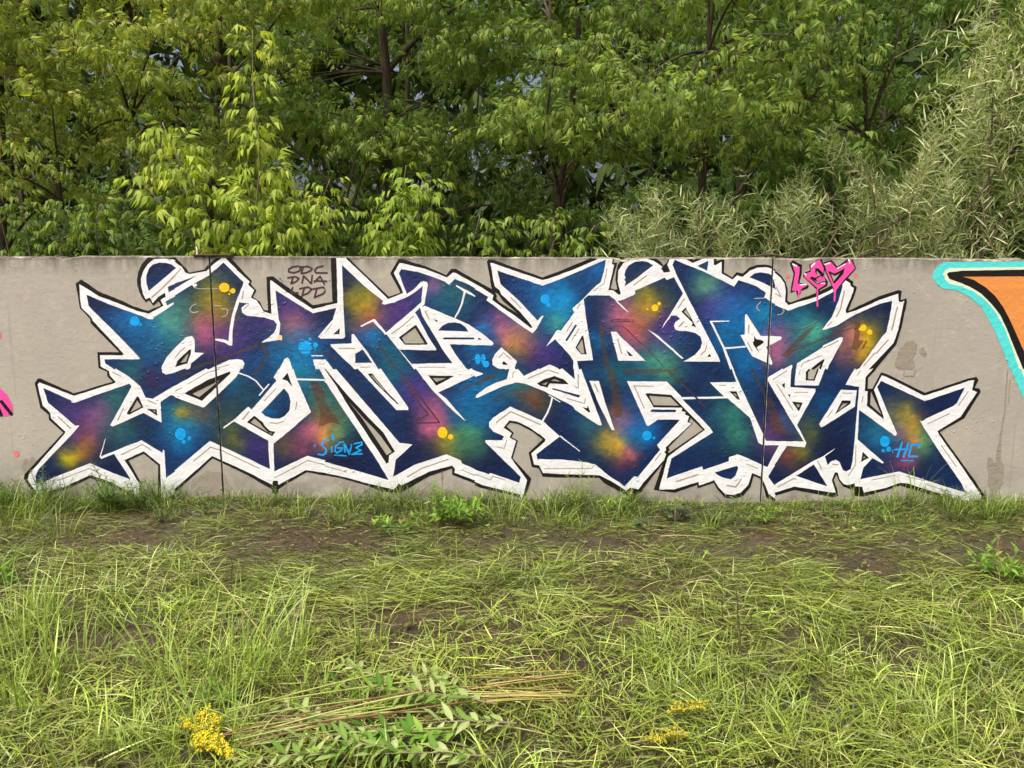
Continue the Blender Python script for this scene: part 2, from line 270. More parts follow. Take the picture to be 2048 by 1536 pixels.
# ---- tracing of the painting: tile origin, then paint class and points
TRACE = """
G
h 1826.6,716.0 1825.1,719.1 1828.7,724.2 1830.6,730.7 1828.1,734.6 1825.5,738.7 1821.1,739.3 1818.4,744.6 1814.3,747.3 1809.6,749.4 1805.0,747.3 1802.0,741.6 1798.3,739.1 1794.6,736.2 1789.8,733.5 1789.0,727.3 1792.0,720.8 1792.1,716.0 1795.6,712.1 1794.9,707.6 1797.0,704.2 1799.1,701.0 1799.9,695.7 1803.9,695.4 1806.7,692.4 1809.8,685.9 1814.4,683.1 1819.3,683.2 1825.8,680.7 1830.5,684.9 1834.1,690.4 1832.9,699.5 1831.9,706.2 1827.5,712.3
h 1852.9,704.0 1853.1,705.5 1852.9,707.1 1852.7,708.7 1851.8,710.1 1851.6,712.5 1850.1,713.5 1848.4,713.5 1846.7,712.8 1845.4,710.9 1844.6,709.7 1843.7,709.4 1842.6,709.2 1842.1,708.0 1840.6,707.8 1840.6,706.4 1838.9,705.5 1838.0,704.0 1838.7,702.4 1838.6,700.7 1840.0,699.7 1840.7,698.5 1841.8,697.7 1842.6,696.3 1843.8,695.1 1845.2,693.8 1846.7,695.0 1848.1,695.4 1849.1,696.9 1849.5,698.7 1849.2,700.6 1849.6,701.5 1850.7,701.9 1852.4,702.6
h 1813.8,770.0 1814.4,771.9 1816.1,774.5 1815.9,777.0 1814.0,779.1 1810.1,779.6 1807.4,780.7 1803.9,779.8 1801.1,778.5 1799.0,777.4 1797.5,776.4 1795.9,775.9 1794.0,775.7 1791.2,775.7 1788.5,775.1 1787.7,773.4 1785.6,771.9 1781.8,770.0 1782.2,767.6 1783.7,765.5 1786.2,763.9 1788.2,762.3 1790.5,761.0 1793.6,760.9 1796.5,761.3 1799.1,762.7 1801.0,762.2 1802.7,763.2 1805.7,761.8 1809.2,761.3 1810.5,763.2 1811.9,764.7 1811.9,766.7 1811.5,768.5
h 1836.9,757.0 1837.5,758.2 1837.8,759.7 1836.9,760.7 1836.0,761.8 1834.8,762.6 1834.0,764.1 1832.8,765.6 1830.9,765.8 1829.2,764.9 1827.8,763.9 1826.7,762.8 1825.2,762.5 1823.2,762.4 1822.2,761.2 1822.6,759.5 1823.7,758.0 1824.8,757.0 1825.4,756.2 1824.8,755.2 1823.9,753.7 1823.8,752.0 1824.6,750.7 1825.3,748.8 1826.9,747.6 1829.0,747.3 1831.0,747.9 1832.5,749.2 1833.4,751.0 1834.3,752.0 1834.6,753.3 1835.4,754.1 1836.2,754.9 1836.7,755.9
h 453.0,965.0 451.8,970.1 452.5,975.9 449.1,980.6 445.8,985.4 439.4,987.3 433.0,987.7 426.1,983.7 421.8,981.5 418.3,980.5 414.2,982.7 408.5,984.9 399.1,989.0 391.2,987.8 386.7,982.9 383.1,977.4 381.8,971.2 383.3,965.0 385.2,959.4 391.5,955.4 395.4,951.8 400.6,949.7 405.4,948.3 408.0,944.1 412.2,941.2 417.4,940.7 422.2,944.3 427.1,943.4 432.0,944.1 438.7,943.5 444.7,945.5 450.2,948.8 453.0,953.9 453.1,959.6
h 473.1,990.0 474.7,992.6 474.5,995.4 472.0,997.6 471.2,1000.8 467.2,1002.4 463.0,1003.6 459.1,1005.3 454.6,1007.4 449.3,1008.1 443.7,1007.8 439.1,1006.0 434.3,1004.4 431.6,1001.5 429.3,998.7 429.4,995.4 431.8,992.3 430.5,990.0 434.0,987.9 432.7,985.4 434.3,983.3 436.2,981.1 439.3,979.6 440.0,975.2 443.6,971.8 448.8,968.6 455.6,966.0 461.4,969.7 465.3,973.6 466.0,978.6 467.5,981.3 470.9,982.8 473.2,984.9 473.5,987.5
h 579.6,990.0 579.9,991.8 578.9,993.6 577.0,995.5 575.7,997.8 576.0,1001.4 567.2,1003.1 558.5,1005.6 546.6,1007.1 533.9,1005.9 525.8,1002.0 520.5,999.4 516.5,997.5 513.4,995.8 504.9,995.2 499.2,993.8 496.6,991.9 493.3,990.0 498.6,988.1 493.8,985.7 493.7,983.1 498.7,981.0 507.7,979.7 514.4,977.7 525.1,977.4 534.8,976.5 545.4,975.9 557.3,975.4 564.7,978.1 569.1,980.8 573.7,982.6 575.3,984.8 581.4,986.2 580.7,988.2
h 73.0,930.0 74.5,933.3 74.3,936.8 72.6,939.6 70.5,941.8 67.4,942.1 65.4,943.2 62.6,941.3 60.9,942.2 59.1,942.4 57.1,942.7 55.1,942.0 52.8,941.8 50.7,940.5 46.4,940.4 44.4,937.5 43.0,933.9 44.2,930.0 45.8,926.7 46.7,923.7 48.1,921.0 50.3,919.2 52.7,918.2 55.8,919.5 58.1,921.7 59.3,920.5 60.9,917.6 63.7,914.0 66.8,913.1 69.3,914.8 70.6,918.1 72.9,920.2 72.9,923.8 73.4,926.9
h 1749.0,1003.0 1747.0,1003.9 1738.9,1004.5 1742.7,1005.6 1749.7,1007.5 1743.1,1008.7 1739.1,1010.8 1725.0,1011.8 1708.4,1012.1 1691.8,1011.8 1676.0,1011.4 1665.0,1010.0 1663.5,1007.8 1656.4,1007.0 1647.0,1006.3 1636.7,1005.5 1632.5,1004.3 1637.9,1003.0 1643.4,1001.9 1648.9,1001.0 1656.5,1000.3 1653.6,998.8 1652.9,996.8 1663.6,995.7 1678.5,995.4 1693.5,996.0 1707.2,995.2 1723.4,994.8 1740.1,994.9 1752.6,996.0 1756.8,997.8 1766.4,998.9 1759.9,1000.7 1758.9,1001.9
h 923.2,990.0 931.3,991.9 930.3,993.9 925.1,995.6 922.5,997.8 914.4,999.1 907.7,1001.1 898.0,1002.6 885.4,1001.8 875.4,999.9 868.1,998.3 862.8,996.9 856.9,996.1 854.8,994.6 848.6,993.9 845.1,992.7 837.0,991.6 829.0,990.0 818.2,987.7 820.7,985.4 829.5,983.8 837.5,982.3 851.2,982.4 857.7,981.1 865.8,980.0 874.6,978.4 885.3,978.6 895.1,979.4 901.5,981.3 907.2,982.8 908.2,984.9 912.6,986.0 913.9,987.4 916.5,988.6
h 2007.6,950.0 2005.7,958.4 2005.4,967.1 2002.2,971.5 1999.5,974.7 1997.5,978.2 1994.9,978.2 1993.4,983.9 1991.1,983.7 1988.9,982.7 1986.6,983.8 1985.0,978.7 1981.6,981.9 1979.4,977.7 1976.8,973.3 1974.6,967.0 1975.6,957.7 1976.9,950.0 1976.3,942.7 1973.4,931.6 1974.0,921.7 1976.1,913.8 1980.9,915.5 1984.2,916.7 1987.2,922.4 1989.2,925.2 1990.8,924.7 1992.8,922.3 1994.8,922.5 1997.6,921.4 2000.4,922.9 2004.6,924.2 2006.6,931.7 2007.9,940.5
h 1873.5,985.0 1868.9,987.1 1867.1,988.9 1867.4,991.3 1867.0,994.0 1863.4,995.4 1860.3,997.1 1855.4,996.0 1851.8,996.6 1848.3,995.7 1844.1,997.2 1838.8,998.1 1834.1,997.3 1829.0,996.2 1823.4,994.6 1820.8,991.6 1820.1,988.3 1822.8,985.0 1826.6,982.5 1831.2,980.8 1833.6,979.1 1838.6,978.9 1840.6,977.7 1842.4,976.1 1844.7,974.1 1847.9,971.7 1852.3,970.6 1857.1,970.4 1860.9,972.3 1866.9,971.9 1870.9,973.9 1877.4,975.1 1879.0,978.4 1877.4,982.0
h 1484.2,1003.0 1481.6,1004.3 1471.6,1005.3 1465.8,1006.3 1457.3,1007.0 1449.5,1007.6 1439.1,1007.5 1431.7,1007.8 1424.6,1008.8 1415.0,1009.3 1402.2,1010.3 1387.2,1010.7 1376.5,1009.7 1366.6,1008.7 1360.3,1007.3 1356.7,1005.9 1349.2,1004.5 1345.6,1003.0 1353.4,1001.5 1371.6,1000.8 1387.0,1000.6 1391.0,999.9 1399.1,999.8 1401.0,998.5 1404.4,996.6 1414.3,995.8 1426.0,995.4 1440.2,994.7 1454.8,994.8 1462.9,996.4 1468.0,997.9 1470.6,999.3 1474.7,1000.5 1485.2,1001.6
T 40 500
k 712,430 785,375 870,430 1000,525 1160,590 1300,645 1450,720 1640,778 1805,708 1775,655 1705,712 1655,642 1610,668 1570,620 1530,540 1503,450 1500,360 1515,280 1560,180 1640,88 1700,70 2000,70 2100,150 2100,1600 1100,1560 1005,1505 990,1305 1270,1308 905,935 900,885 770,745 745,600
w 760,437 850,490 1000,585 1150,640 1300,700 1500,780 1650,815 1840,712 1800,640 1865,600 1858,545 1770,600 1700,678 1665,605 1610,632 1575,560 1550,450 1548,370 1580,270 1640,180 1720,115 1850,110 1960,120 2048,160 2100,180 2100,1600 1150,1560 1035,1490 1025,1345 1310,1350 1330,1330 930,900 920,870 790,740 770,600
b 852,572 1200,715 1560,845 1650,885 1700,888 1735,850 1975,690 1965,670 1885,712 1865,660 2100,530 2100,1180 2048,1210 1960,1280 1880,1370 1820,1480 1800,1560 1260,1560 1090,1450 1085,1398 1525,1398 1535,1385 1440,1280 1150,985 925,765 880,715
b 1895,470 2048,410 2100,390 2100,450 2048,468 1905,545
b 1650,525 1620,430 1618,330 1650,240 1700,185 1790,160 1870,165 1940,185 2000,230
gl 22 1690,605 1800,510 2048,265
cd 1470,912 62
cd 1543,955 18
T 340 500
k -50,70 0,80 60,80 210,240 245,290 440,250 490,190 640,60 745,60 860,190 1050,395 1030,430 1105,515 1060,600 1150,660 1200,765 1255,775 1235,345 1320,335 1500,470 1700,610 1830,705 2048,665 2100,650 2100,1600 -50,1600
w -50,110 0,115 60,150 150,215 200,290 255,308 470,268 560,180 690,82 860,258 1022,405 1000,440 1077,515 1035,612 1110,645 1160,720 1195,785 1300,818 1282,395 1300,388 1500,540 1830,757 2100,690 2100,1600 -50,1600
b -50,170 0,180 50,195 78,232 0,300 -50,350
b -50,470 0,450 200,380 350,325 150,440 0,528 -50,560
b -50,650 285,445 500,325 530,295 685,160 942,410 880,660 900,670 1020,685 960,700 915,740 925,800 980,840 1200,860 1330,900 1370,950 1360,1000 1330,1060 1270,1120 1175,1178 1180,1185 1400,1150 1435,1155 1435,1095 1395,1085 1415,950 1390,880 1350,515 1830,810 2100,745 2100,1600 -50,1600
w 270,435 310,480 350,455 340,430
o 1380,1095 1435,1095 1435,1155 1380,1150
w 940,430 890,660 830,850 805,1010 797,1220 770,1225 700,1185 580,1155 580,1135 680,1140 750,1165 765,1000 795,830 850,650
w -50,735 60,675 60,690 0,725 -50,760
w -60,1430 0,1320 90,1230 200,1120 280,1100 315,1140 320,1220 315,1310 435,1320 270,1450 260,1510 200,1560 -60,1560
k 65,1500 95,1420 245,1275 272,1275 270,1320 225,1450
n 130,1445 215,1340 235,1320 235,1350 205,1430
w 470,1540 600,1480 760,1405 870,1395 930,1410 955,1450 920,1560 440,1560
w 1380,1560 1470,1390 1505,1375 1530,1400 1580,1560
w 1830,1400 1990,1400 2100,1500 2100,1600 1890,1600 1835,1420
w 1895,1110 2048,925 2100,880 2100,1130 1930,1135
gl 10 1900,1460 1985,1460
gl 10 1980,1100 2048,1020
gl 14 20,1440 120,1310 190,1250
gl 16 940,530 925,620
gl 12 945,760 1010,700
gl 8 600,1510 760,1470
gl 14 60,330 140,240
rl 42 230,1550 330,1505 700,1370 1110,1225
rl 42 1170,1200 1260,1330 1130,1540
rl 14 1810,1290 1984,1310
yd 695,480 66 60
yd 805,522 33
yd 760,562 12
yd 768,522 10
cd 1730,1245 86
cd 1792,1140 21
cd 1862,1215 33
cl 6 1857,1240 1857,1285
rl 10 1665,1290 1815,1290
rl 12 1665,1300 1740,1540
wl 14 1815,1353 1950,1353
ul 12 335,690 280,715 252,760 270,790 300,802 360,790
ul 12 665,755 710,748 740,770 735,810 715,840 665,857
ul 5 310,480 370,495 610,495
ul 6 570,713 660,713
ml 22 1640,205 1570,215 1520,245 1520,280 1590,292 1650,270 1680,235 1640,205
ml 22 1705,215 1680,300
ml 22 1660,215 1760,210 1820,235 1800,265 1740,290 1685,300
ml 22 1955,205 1880,225 1850,260 1870,292 2005,292
ml 22 1575,345 1550,430
ml 22 1510,355 1600,340 1650,365 1620,400 1550,432
ml 22 1710,335 1690,420
ml 22 1710,330 1810,430 1820,325
ml 22 1850,410 1920,335 1975,435
ml 22 1850,395 2060,400
md 1412,368 10
md 1435,395 7
ml 22 1570,480 1550,545 1640,550
ml 22 1720,480 1690,590
ml 22 1660,495 1770,475 1815,500 1770,550 1695,580
ml 22 1880,490 1850,610
ml 22 1830,500 1960,475 2000,510 1960,560 1855,605
T 640 500
k 135,60 330,60 480,215 640,365 880,597 1030,545 900,297 1005,115 1040,115 1350,205 1615,322 1680,240 1740,240 2048,420 2110,455 2110,1600 -60,1600 -60,690 0,692 160,662
w 210,60 295,60 345,120 600,360 870,628 1065,550 1040,480 945,295 1020,168 1050,170 1340,240 1625,352 1700,290 1740,295 2048,470 2110,505 2110,1600 -60,1600 -60,750 0,728 225,680
b -60,800 0,790 210,740 165,890 0,1075 -60,1140
b 283,190 560,455 810,655 790,685 830,695 960,670 1115,575 1010,300 1040,245 1250,280 1460,350 1600,405 1650,445 1725,370 1880,430 2048,525 2110,560 2110,1080 2048,1045 1900,950 1730,875 1510,785 1340,715 1280,735 845,1070 1185,1500 1230,1560 770,1560 590,1280 430,1075 405,1080 405,1195 130,1205 150,1240 310,1400 420,1500 470,1560 190,1560 100,1430 60,1400 -60,1395 -60,1140 0,1135 290,1135 320,1115 300,700
w 515,970 690,882 710,890 855,1070 835,1085 680,915 530,985
w 1060,555 1100,570 1200,505 1290,410 1325,398 1370,410 1380,440 1360,560 1338,695 1280,748 860,1090 835,1065 1100,840 1298,668 1315,458 1230,530 1120,600 960,665 830,698 800,690 880,640
w 1740,445 1850,500 1920,535 1990,590 1980,597 1900,560 1830,525 1745,465
w 1842,520 1868,530 1830,680 1780,800 1735,870 1718,865 1765,780 1810,670
b 1215,800 1280,735 1310,840 1580,1290 1695,1448 1170,1455 1015,1275 1485,1285 1490,1270 1400,1130 1250,850
b 1510,1030 1560,975 1630,935 1720,925 1800,940 1860,985 1900,1045
bl 26 1590,1132 1965,1132
b 1660,1210 1720,1205 2110,1225 2110,1600 1990,1600 1860,1500 1760,1370
b 450,1330 545,1270 670,1445 450,1445
w -60,1400 70,1400 190,1560 -60,1560
k 55,1520 60,1560 130,1560
k 170,1080 250,1000 250,1080
n 215,1055 232,1040 232,1065
k 1455,885 1510,905 1495,925
k 1010,1118 1220,960 1240,970 1380,1200 1370,1212 1085,1212
n 1045,1120 1215,995 1340,1195 1090,1195
gl 16 920,1070 1060,970 1195,850
gl 14 245,1258 445,1262
gl 8 55,1085 150,950
gl 16 1345,780 1395,880
gl 10 1345,780 1385,780
gl 10 520,1502 635,1500
gl 10 1260,1500 1600,1500
rl 36 740,1210 960,1500
rl 24 60,1290 200,1400
rl 14 1890,1300 1880,1360 1984,1470
md 125,393 8
ml 22 -60,400 85,400
ml 22 -60,210 -10,290 90,292
T 940 500
k -60,315 0,345 150,430 280,500 215,150 235,120 300,125 560,220 930,350 1150,270 1400,165 1580,85 2110,70 2110,1600 -60,1600
n 1850,85 1975,85 1890,190 1870,280 1860,380 1885,500 1860,510 1800,490 1835,340 1885,160 1835,165
w 260,165 300,170 550,260 930,385 1000,370 1300,260 1560,150 1700,85 1830,85 1815,180 1845,190 1770,515 1830,515 1905,575 1930,560 1890,400 1900,260 1960,170 2048,110 2110,80 2110,1600 -60,1600 -60,370 0,395 150,480 300,580 285,640 380,710 600,860 780,1000 800,990 760,930 640,790 500,660 400,570 375,510 320,470 290,340
n 320,540 360,560 385,600 420,650 620,820 590,800 380,670 335,620 345,590
b 350,262 640,360 930,455 1200,355 1500,225 1738,122 1715,270 1675,405 1580,490 1500,570 1400,670 1310,750 1335,800 1165,1035 1130,1020 1100,1040 975,1235 1090,1140 1200,1260 1280,1350 1325,1420 1320,1560 1180,1560 1120,1510 1020,1465 840,1550 620,1560 570,1510 600,1425 405,1245 320,1330 285,1400 290,1470 350,1510 480,1560 -60,1560 -60,1225 0,1215 285,1220 300,1200 290,1175 150,1065 0,970 -60,940 -60,430 0,465 150,550 235,600 210,645 330,730 560,900 800,1065 850,1010 940,850 935,838 910,850 865,905 640,660 390,435
b 1455,630 1510,580 1780,580 1885,655 2110,590 2110,1600 1410,1600 1370,1420 1575,1410 1530,1150 1490,900
w 1860,640 1885,655 2030,795 2025,800 1950,740 1875,665
w 1800,1045 1870,1045 1910,1090 2048,1230 2110,1290 2110,1420 1900,1418 1850,1230
k 2000,1270 2048,1320 2110,1370 2110,1390 2048,1360
k 1350,1250 1430,1100 1450,1100 1495,1335 1420,1335
n 1370,1245 1435,1140 1465,1325 1420,1320
bl 26 1235,1155 1355,965
bl 22 -20,1132 40,1132
k 105,1115 150,1150 108,1150
k 410,1450 430,1420 490,1472 425,1470
gl 12 520,605 655,745
gl 14 1240,1040 1310,925
gl 12 1395,1010 1305,1150
gl 14 1370,745 1410,695
gl 12 1590,520 1715,430 1755,240
gl 14 370,1380 430,1310 520,1395
gl 16 1890,1140 1940,1320
rl 55 1680,980 1710,1250 1760,1540
ml 9 2048,912 1800,912 1825,890 2060,895
ml 9 1720,970 1950,972 2060,1070
w -60,480 0,535 70,592 0,560
cd 960,628 60
cd 1000,695 30
cd 100,1395 38 62
cd 170,1395 28 65
cd 205,1460 42
T 1240 500
k -60,220 0,160 80,90 90,60 430,60 430,90 520,150 555,200 600,160 625,90 640,60 1210,60 1240,90 1235,140 1335,110 1330,285 1435,350 1490,285 1570,300 1660,220 1750,190 1850,185 1930,200 2048,310 2110,370 2110,1600 -60,1600
n 870,60 870,85 940,128 1040,85 1040,60
w -60,260 0,235 50,170 150,110 330,105 430,140 500,185 545,215 525,240 560,290 645,277 605,190 660,60 790,60 790,85 930,165 1110,90 1110,60 1200,60 1200,190 1225,195 1300,150 1300,300 1440,378 1500,325 1570,345 1660,265 1760,225 1870,220 1950,245 2048,340 2110,400 2110,1600 -60,1600
b 50,470 35,370 60,270 110,200 190,150 280,140 360,155 425,195 240,340
b -60,670 0,650 170,580 195,560 190,520 570,352 600,383 692,348 805,560 650,810 560,950 525,1025 540,1000 655,840 720,840 770,880 710,920 690,970 710,1020 760,1035 850,1035 960,1060 1030,1110 1050,1190 1030,1260 960,1340 870,1395 810,1425 1280,1430 1265,1380 860,590 720,310 672,190 700,125 920,215 1100,290 1460,468 1515,385 1740,460 1865,545 1845,605 1960,680 2110,740 2110,1600 -60,1600
w -60,650 0,690 105,790 105,800 0,715 -60,690
w -60,1020 0,1095 325,1418 -60,1418
k 80,1275 170,1360 115,1355
w 355,1018 480,1090 815,1385 790,1392 480,1125
b 990,205 1130,135 1115,268
b 1655,350 1720,300 1800,285 1900,300 1950,330 2000,505 1850,430
w 1150,905 1400,905 1400,915 1180,922 1345,1260 1460,1540 1420,1560 1310,1240 1150,920
w 1330,1245 1610,1228 1610,1245 1345,1268
w 1600,830 1620,820 1800,1100 2070,1105 2060,1150 1870,1240 1950,1440 1940,1470 1690,1360 1660,1310 1540,1090 1595,1080
k 1715,1095 1740,1140 1825,1155 1840,1185 1750,1245 1785,1325 1705,1210 1700,1180 1715,1165
k 785,790 840,735 975,990 915,970 930,935
n 815,790 845,755 915,890
k 1115,1368 1145,1325 1168,1368
gl 16 175,450 340,330
gl 16 745,740 825,625
gl 20 760,975 815,920
gl 14 1110,1220 1090,1290 1035,1340
gl 16 1648,960 1648,1070
gl 14 1630,1180 1690,1290
gl 14 0,1230 20,1320
yd 447,738 43
yd 500,685 22
yd 350,757 14
ml 9 -60,895 165,895 170,920 -60,912
ml 10 -30,970 40,970 570,1500
ul 9 1800,665 1755,710 1750,750 1790,780
ul 5 1720,620 1850,615
T 1540 500
k -60,200 0,240 70,265 150,335 200,410 225,500 220,650 260,672 590,550 760,465 940,400 980,350 1010,365 1065,405 1060,445 1110,475 1100,520 1000,780 1400,590 1640,512 1685,520 1670,640 1745,618 1752,660 1680,1000 1615,1210 1300,1580 1290,1600 -60,1600
w -60,270 0,265 70,300 140,360 185,430 200,520 190,660 235,705 590,600 760,520 960,385 1025,425 1030,460 1070,485 1065,530 965,770 975,810 1100,775 1400,640 1640,560 1645,650 1665,670 1720,650 1700,720 1640,1020 1580,1190 1270,1520 1230,1600 -60,1600
b -60,290 0,325 30,360 75,510 0,480 -60,450
b -60,640 0,680 100,720 235,775 590,650 800,540 930,440 920,500 880,640 790,860 665,1020 700,1020 850,970 1100,820 1400,690 1560,650 1550,760 1490,1050 1440,1100 1110,1560 720,1560 750,1480 930,1150 930,1120 900,1115 680,1220 665,1250 345,1450 330,1560 -60,1560
w -60,1105 120,1105 150,1115 140,1145 0,1220 -60,1250
w -60,1350 0,1400 25,1455 0,1465 -60,1440
w 150,1540 270,1470 285,1475 275,1600 130,1560
k 470,1560 620,1440 690,1395 700,1400 640,1560
n 520,1560 650,1460 610,1560
gl 18 950,530 900,760 850,850
gl 20 1630,730 1600,850 1560,1020
gl 18 1510,1150 1360,1320
gl 16 1340,1320 1200,1480
gl 14 690,1250 870,1165
gl 12 395,1500 420,1450 660,1350
gl 14 80,480 140,600 50,550
gl 12 735,970 790,920
r 600,940 430,1050 140,1350 220,1380 560,1000
rl 11 45,950 150,1015 400,980 650,860 640,900 440,1010 180,1050 60,960
rl 24 240,1310 420,1240 900,1050 1080,985
rl 18 1110,910 800,1060
r 1080,940 1150,910 1160,1050 1130,1150 1200,1160 1110,1290 1040,1260 1075,1120
rl 24 1230,1170 1190,1250
ul 8 95,830 150,820 180,780 160,755
yd 1195,995 42
yd 1275,1050 34
yd 1155,1012 20
k 250,170 290,130 410,190 405,300 375,420 470,440 500,460 480,490 400,520 385,560 355,610 340,560 330,520 260,550 265,510 300,300
p 285,175 375,215 380,260 355,430 480,450 400,500 380,550 350,520 280,520 320,300
k 500,190 640,105 660,110 700,230 690,330 740,400 730,460 640,510 630,550 590,550 590,500 420,340 430,290 510,260
p 520,185 635,120 685,230 685,320 710,400 715,440 620,500 440,350 435,305 520,280
k 580,230 625,240 690,310 680,350 650,335 620,350 590,370 600,400 740,400 710,420 600,440 510,360 530,340 580,355 620,330 575,280
n 600,260 650,325 620,330 595,290
n 545,368 600,405 700,398 602,428
k 685,160 790,130 860,210 1020,100 1050,110 1100,235 940,420 870,500 850,560 810,560 810,510 700,260
p 700,180 780,150 850,235 1035,125 1085,235 930,400 850,510 840,560 815,540 815,500 720,270
k 740,265 825,300 955,235 935,310 820,435
n 775,300 830,330 900,290 815,400
pl 20 605,500 605,715
pl 22 830,500 825,650
pl 20 372,500 362,600
wl 20 290,180 340,205
wl 20 530,210 570,170
wl 18 700,185 760,165
wl 24 1010,130 1015,160
wl 14 860,235 960,180
wl 18 440,300 460,320
wl 14 390,448 460,440
wl 12 650,430 700,420
sd 225,335 28
sd 1100,330 28
T 1728 500
t 3400,130 1020,155 940,210 885,280 880,360 930,430 1000,490 1200,520 1350,600 1500,730 1600,900 1680,1050 1780,1290 1880,1560 3400,1560
e 3400,195 1100,232 1040,260 1010,310 1040,380 1090,430 1250,465 1400,530 1560,650 1680,790 1800,1000 1900,1270 2000,1560 3400,1560
k 3400,225 1250,265 1080,285 1060,310 1090,370 1230,420 1350,470 1500,560 1620,680 1740,830 1830,1020 1930,1270 2048,1560 3400,1560
q 3400,330 1265,342 1400,380 1560,480 1680,590 1780,730 1860,880 1950,1080 2048,1300 2160,1600 3400,1600
T 40 735
k 980,-40 1010,5 1115,50 1120,115 1190,180 690,330 265,140 230,140 188,200 225,360 262,515 368,605 372,670 555,832 60,1365 50,1420 180,1640 590,1560 900,1410 1050,1465 1400,1630 1400,1800 2100,1800 2100,-40
w 1070,-40 1075,5 1140,45 1155,105 1228,185 1210,200 690,362 250,190 228,215 255,340 295,490 385,575 400,650 580,820 575,845 120,1360 100,1440 230,1620 560,1530 890,1378 910,1378 1100,1440 1400,1590 1530,1680 1530,1500 1440,1340 1340,1185 1350,1180 1585,1070 1795,1240 1810,1660 1840,1720 2048,1570 2048,-40
n 1390,1190 1585,1102 1770,1255 1765,1760 1570,1760 1550,1470 1470,1330
n 1815,1720 1870,1730 2100,1560 2100,1900 1400,1900 1500,1760
b 300,260 670,430 655,445 700,450 1400,205 1430,240 1155,740 1190,755 1580,580 1815,705 1800,440 1935,350 2110,410 2110,1290 2048,1290 1870,1415 1850,1060 1835,1050 1820,1090 1555,930 1035,1140 1100,905 1095,905 1020,1140 1040,1170 1205,1105 1340,1310 1420,1430 1330,1400 1190,1350 900,1225 430,1410 320,1460 210,1490 200,1380 240,1300 680,840 765,740 710,745 360,450
b 1150,-40 1210,0 1400,120 1540,240 1610,385 1700,400 2048,190 2110,160 2110,30 2048,50 1870,90 1820,60 1820,0 1830,-40
k 1365,590 1500,368 1525,380 1580,510 1400,605
n 1410,575 1500,415 1555,500
k 1620,528 1750,535 1758,620
n 1695,550 1730,550 1735,580
gl 16 490,630 650,780
gl 14 1190,60 1290,110
gl 16 1325,520 1255,670
gl 12 1640,420 1740,465
gl 14 1300,1115 1570,985 1680,1055
gl 14 480,1450 890,1290 1050,1375
cd 2055,850 68 80
T 340 735
k -60,-40 2110,-40 2110,1405 1755,1337 1500,1480 1390,1560 1390,1620 1310,1620 1310,1560 1200,1500 1000,1380 545,1162 130,1540 -60,1700
w -60,-40 2110,-40 2110,1365 1740,1312 1390,1500 1380,1450 1320,1450 1310,1500 1000,1340 540,1132 80,1536 -60,1640
b -60,100 240,0 300,-40 560,-40 0,268 -60,300
b 930,-40 880,70 840,130 445,505 420,510 0,355 -60,330 -60,1400 0,1370 510,940 820,1080 1280,1300 1260,1050 1258,935 820,690 690,780 680,765 840,650 1000,500 1045,540 1365,170 1325,125 1430,-40
b 1460,265 1520,340 1545,440 1530,550 1470,620 1400,655 1300,650 1220,620 1168,575
b 1560,-40 1640,190 1805,570 1600,750 1325,975 1335,1330 1760,1130 2110,1215 2110,360 2048,255 1880,-40
wl 18 880,70 1000,110 1100,170 1200,290
wl 16 1265,215 1145,355
wl 22 1620,150 1990,160
k 185,330 500,150 770,50 775,75 410,428
n 285,335 650,155 375,378
k 1435,150 1505,65 1570,250 1500,170
k 985,700 1080,615 1190,700 1210,740 1280,810 1350,820 1310,880
n 1030,700 1080,650 1150,710 1190,760 1260,830 1310,835 1300,855
gl 14 70,300 150,260
gl 12 240,205 480,65 690,5
gl 12 1210,425 1360,265
gl 20 935,660 1010,570
gl 14 1280,705 1360,715 1460,690
gl 16 1625,440 1610,530
gl 14 300,1200 520,1020 660,1060 1140,1290
gl 14 1340,1410 1500,1330 1760,1190 2048,1260
r 1790,185 1900,190 2110,500 2110,720 1900,750 1930,600
rl 36 100,110 250,70
rl 40 1130,0 1090,70
cd 135,850 68 80
cd 248,902 24
cd 175,952 24
cl 22 2030,925 1970,935 1940,990 2000,1050 2000,1090 1960,1120 1900,1110
cd 1855,1000 12
T 640 735
k -60,-40 2110,-40 2110,1540 2048,1510 1690,1370 1690,1290 1400,1390 1040,1600 800,1590 600,1510 250,1410 0,1365 -60,1350
w -60,-40 2110,-40 2110,1500 2048,1470 1720,1345 1730,1300 1690,1255 1400,1330 1040,1510 1010,1480 950,1560 560,1470 350,1410 0,1335 -60,1325
b -60,185 75,190 150,310 760,1235 880,1440 -60,1170
b -60,-40 -30,40 0,75 65,165 -60,165
b 170,-40 190,0 1020,965 1185,985 970,1180 935,1400 1200,1250 1620,1110 1805,1190 1815,1225 2048,1330 2110,1360 2110,60 2048,70 1510,320 1470,325 1430,280 1185,-40 740,-40 1130,510 1130,545 980,545 430,-40
b 1900,-40 1960,30 2110,60 2110,-40
w 1470,320 1500,310 1620,400 1860,680 1840,670 1700,550
k 55,15 70,15 180,150 350,350 700,720 810,830 960,1075 885,1125 880,1215 850,1230 825,1190 330,440 230,270
n 360,425 560,650 680,770 780,880 920,1078 855,1122 700,890 540,650
k 610,80 670,75 840,290 1010,468 985,465 700,190
n 648,100 670,95 830,290 815,290
k 1385,100 1720,108 1490,232
n 1440,132 1620,135 1490,185
gl 10 1280,8 1780,12
gl 14 0,1240 340,1340
gl 16 1120,1400 1300,1290 1640,1175
gl 12 1820,1310 2048,1410
ml 18 1160,310 1385,600 1230,680 1240,710 1530,705 1220,290
rl 44 1050,100 1200,300
rl 26 1770,320 1900,240 2060,165
r -60,330 30,330 130,550 280,740 140,700 -60,770
yd 1568,832 62 72
yd 1672,887 33
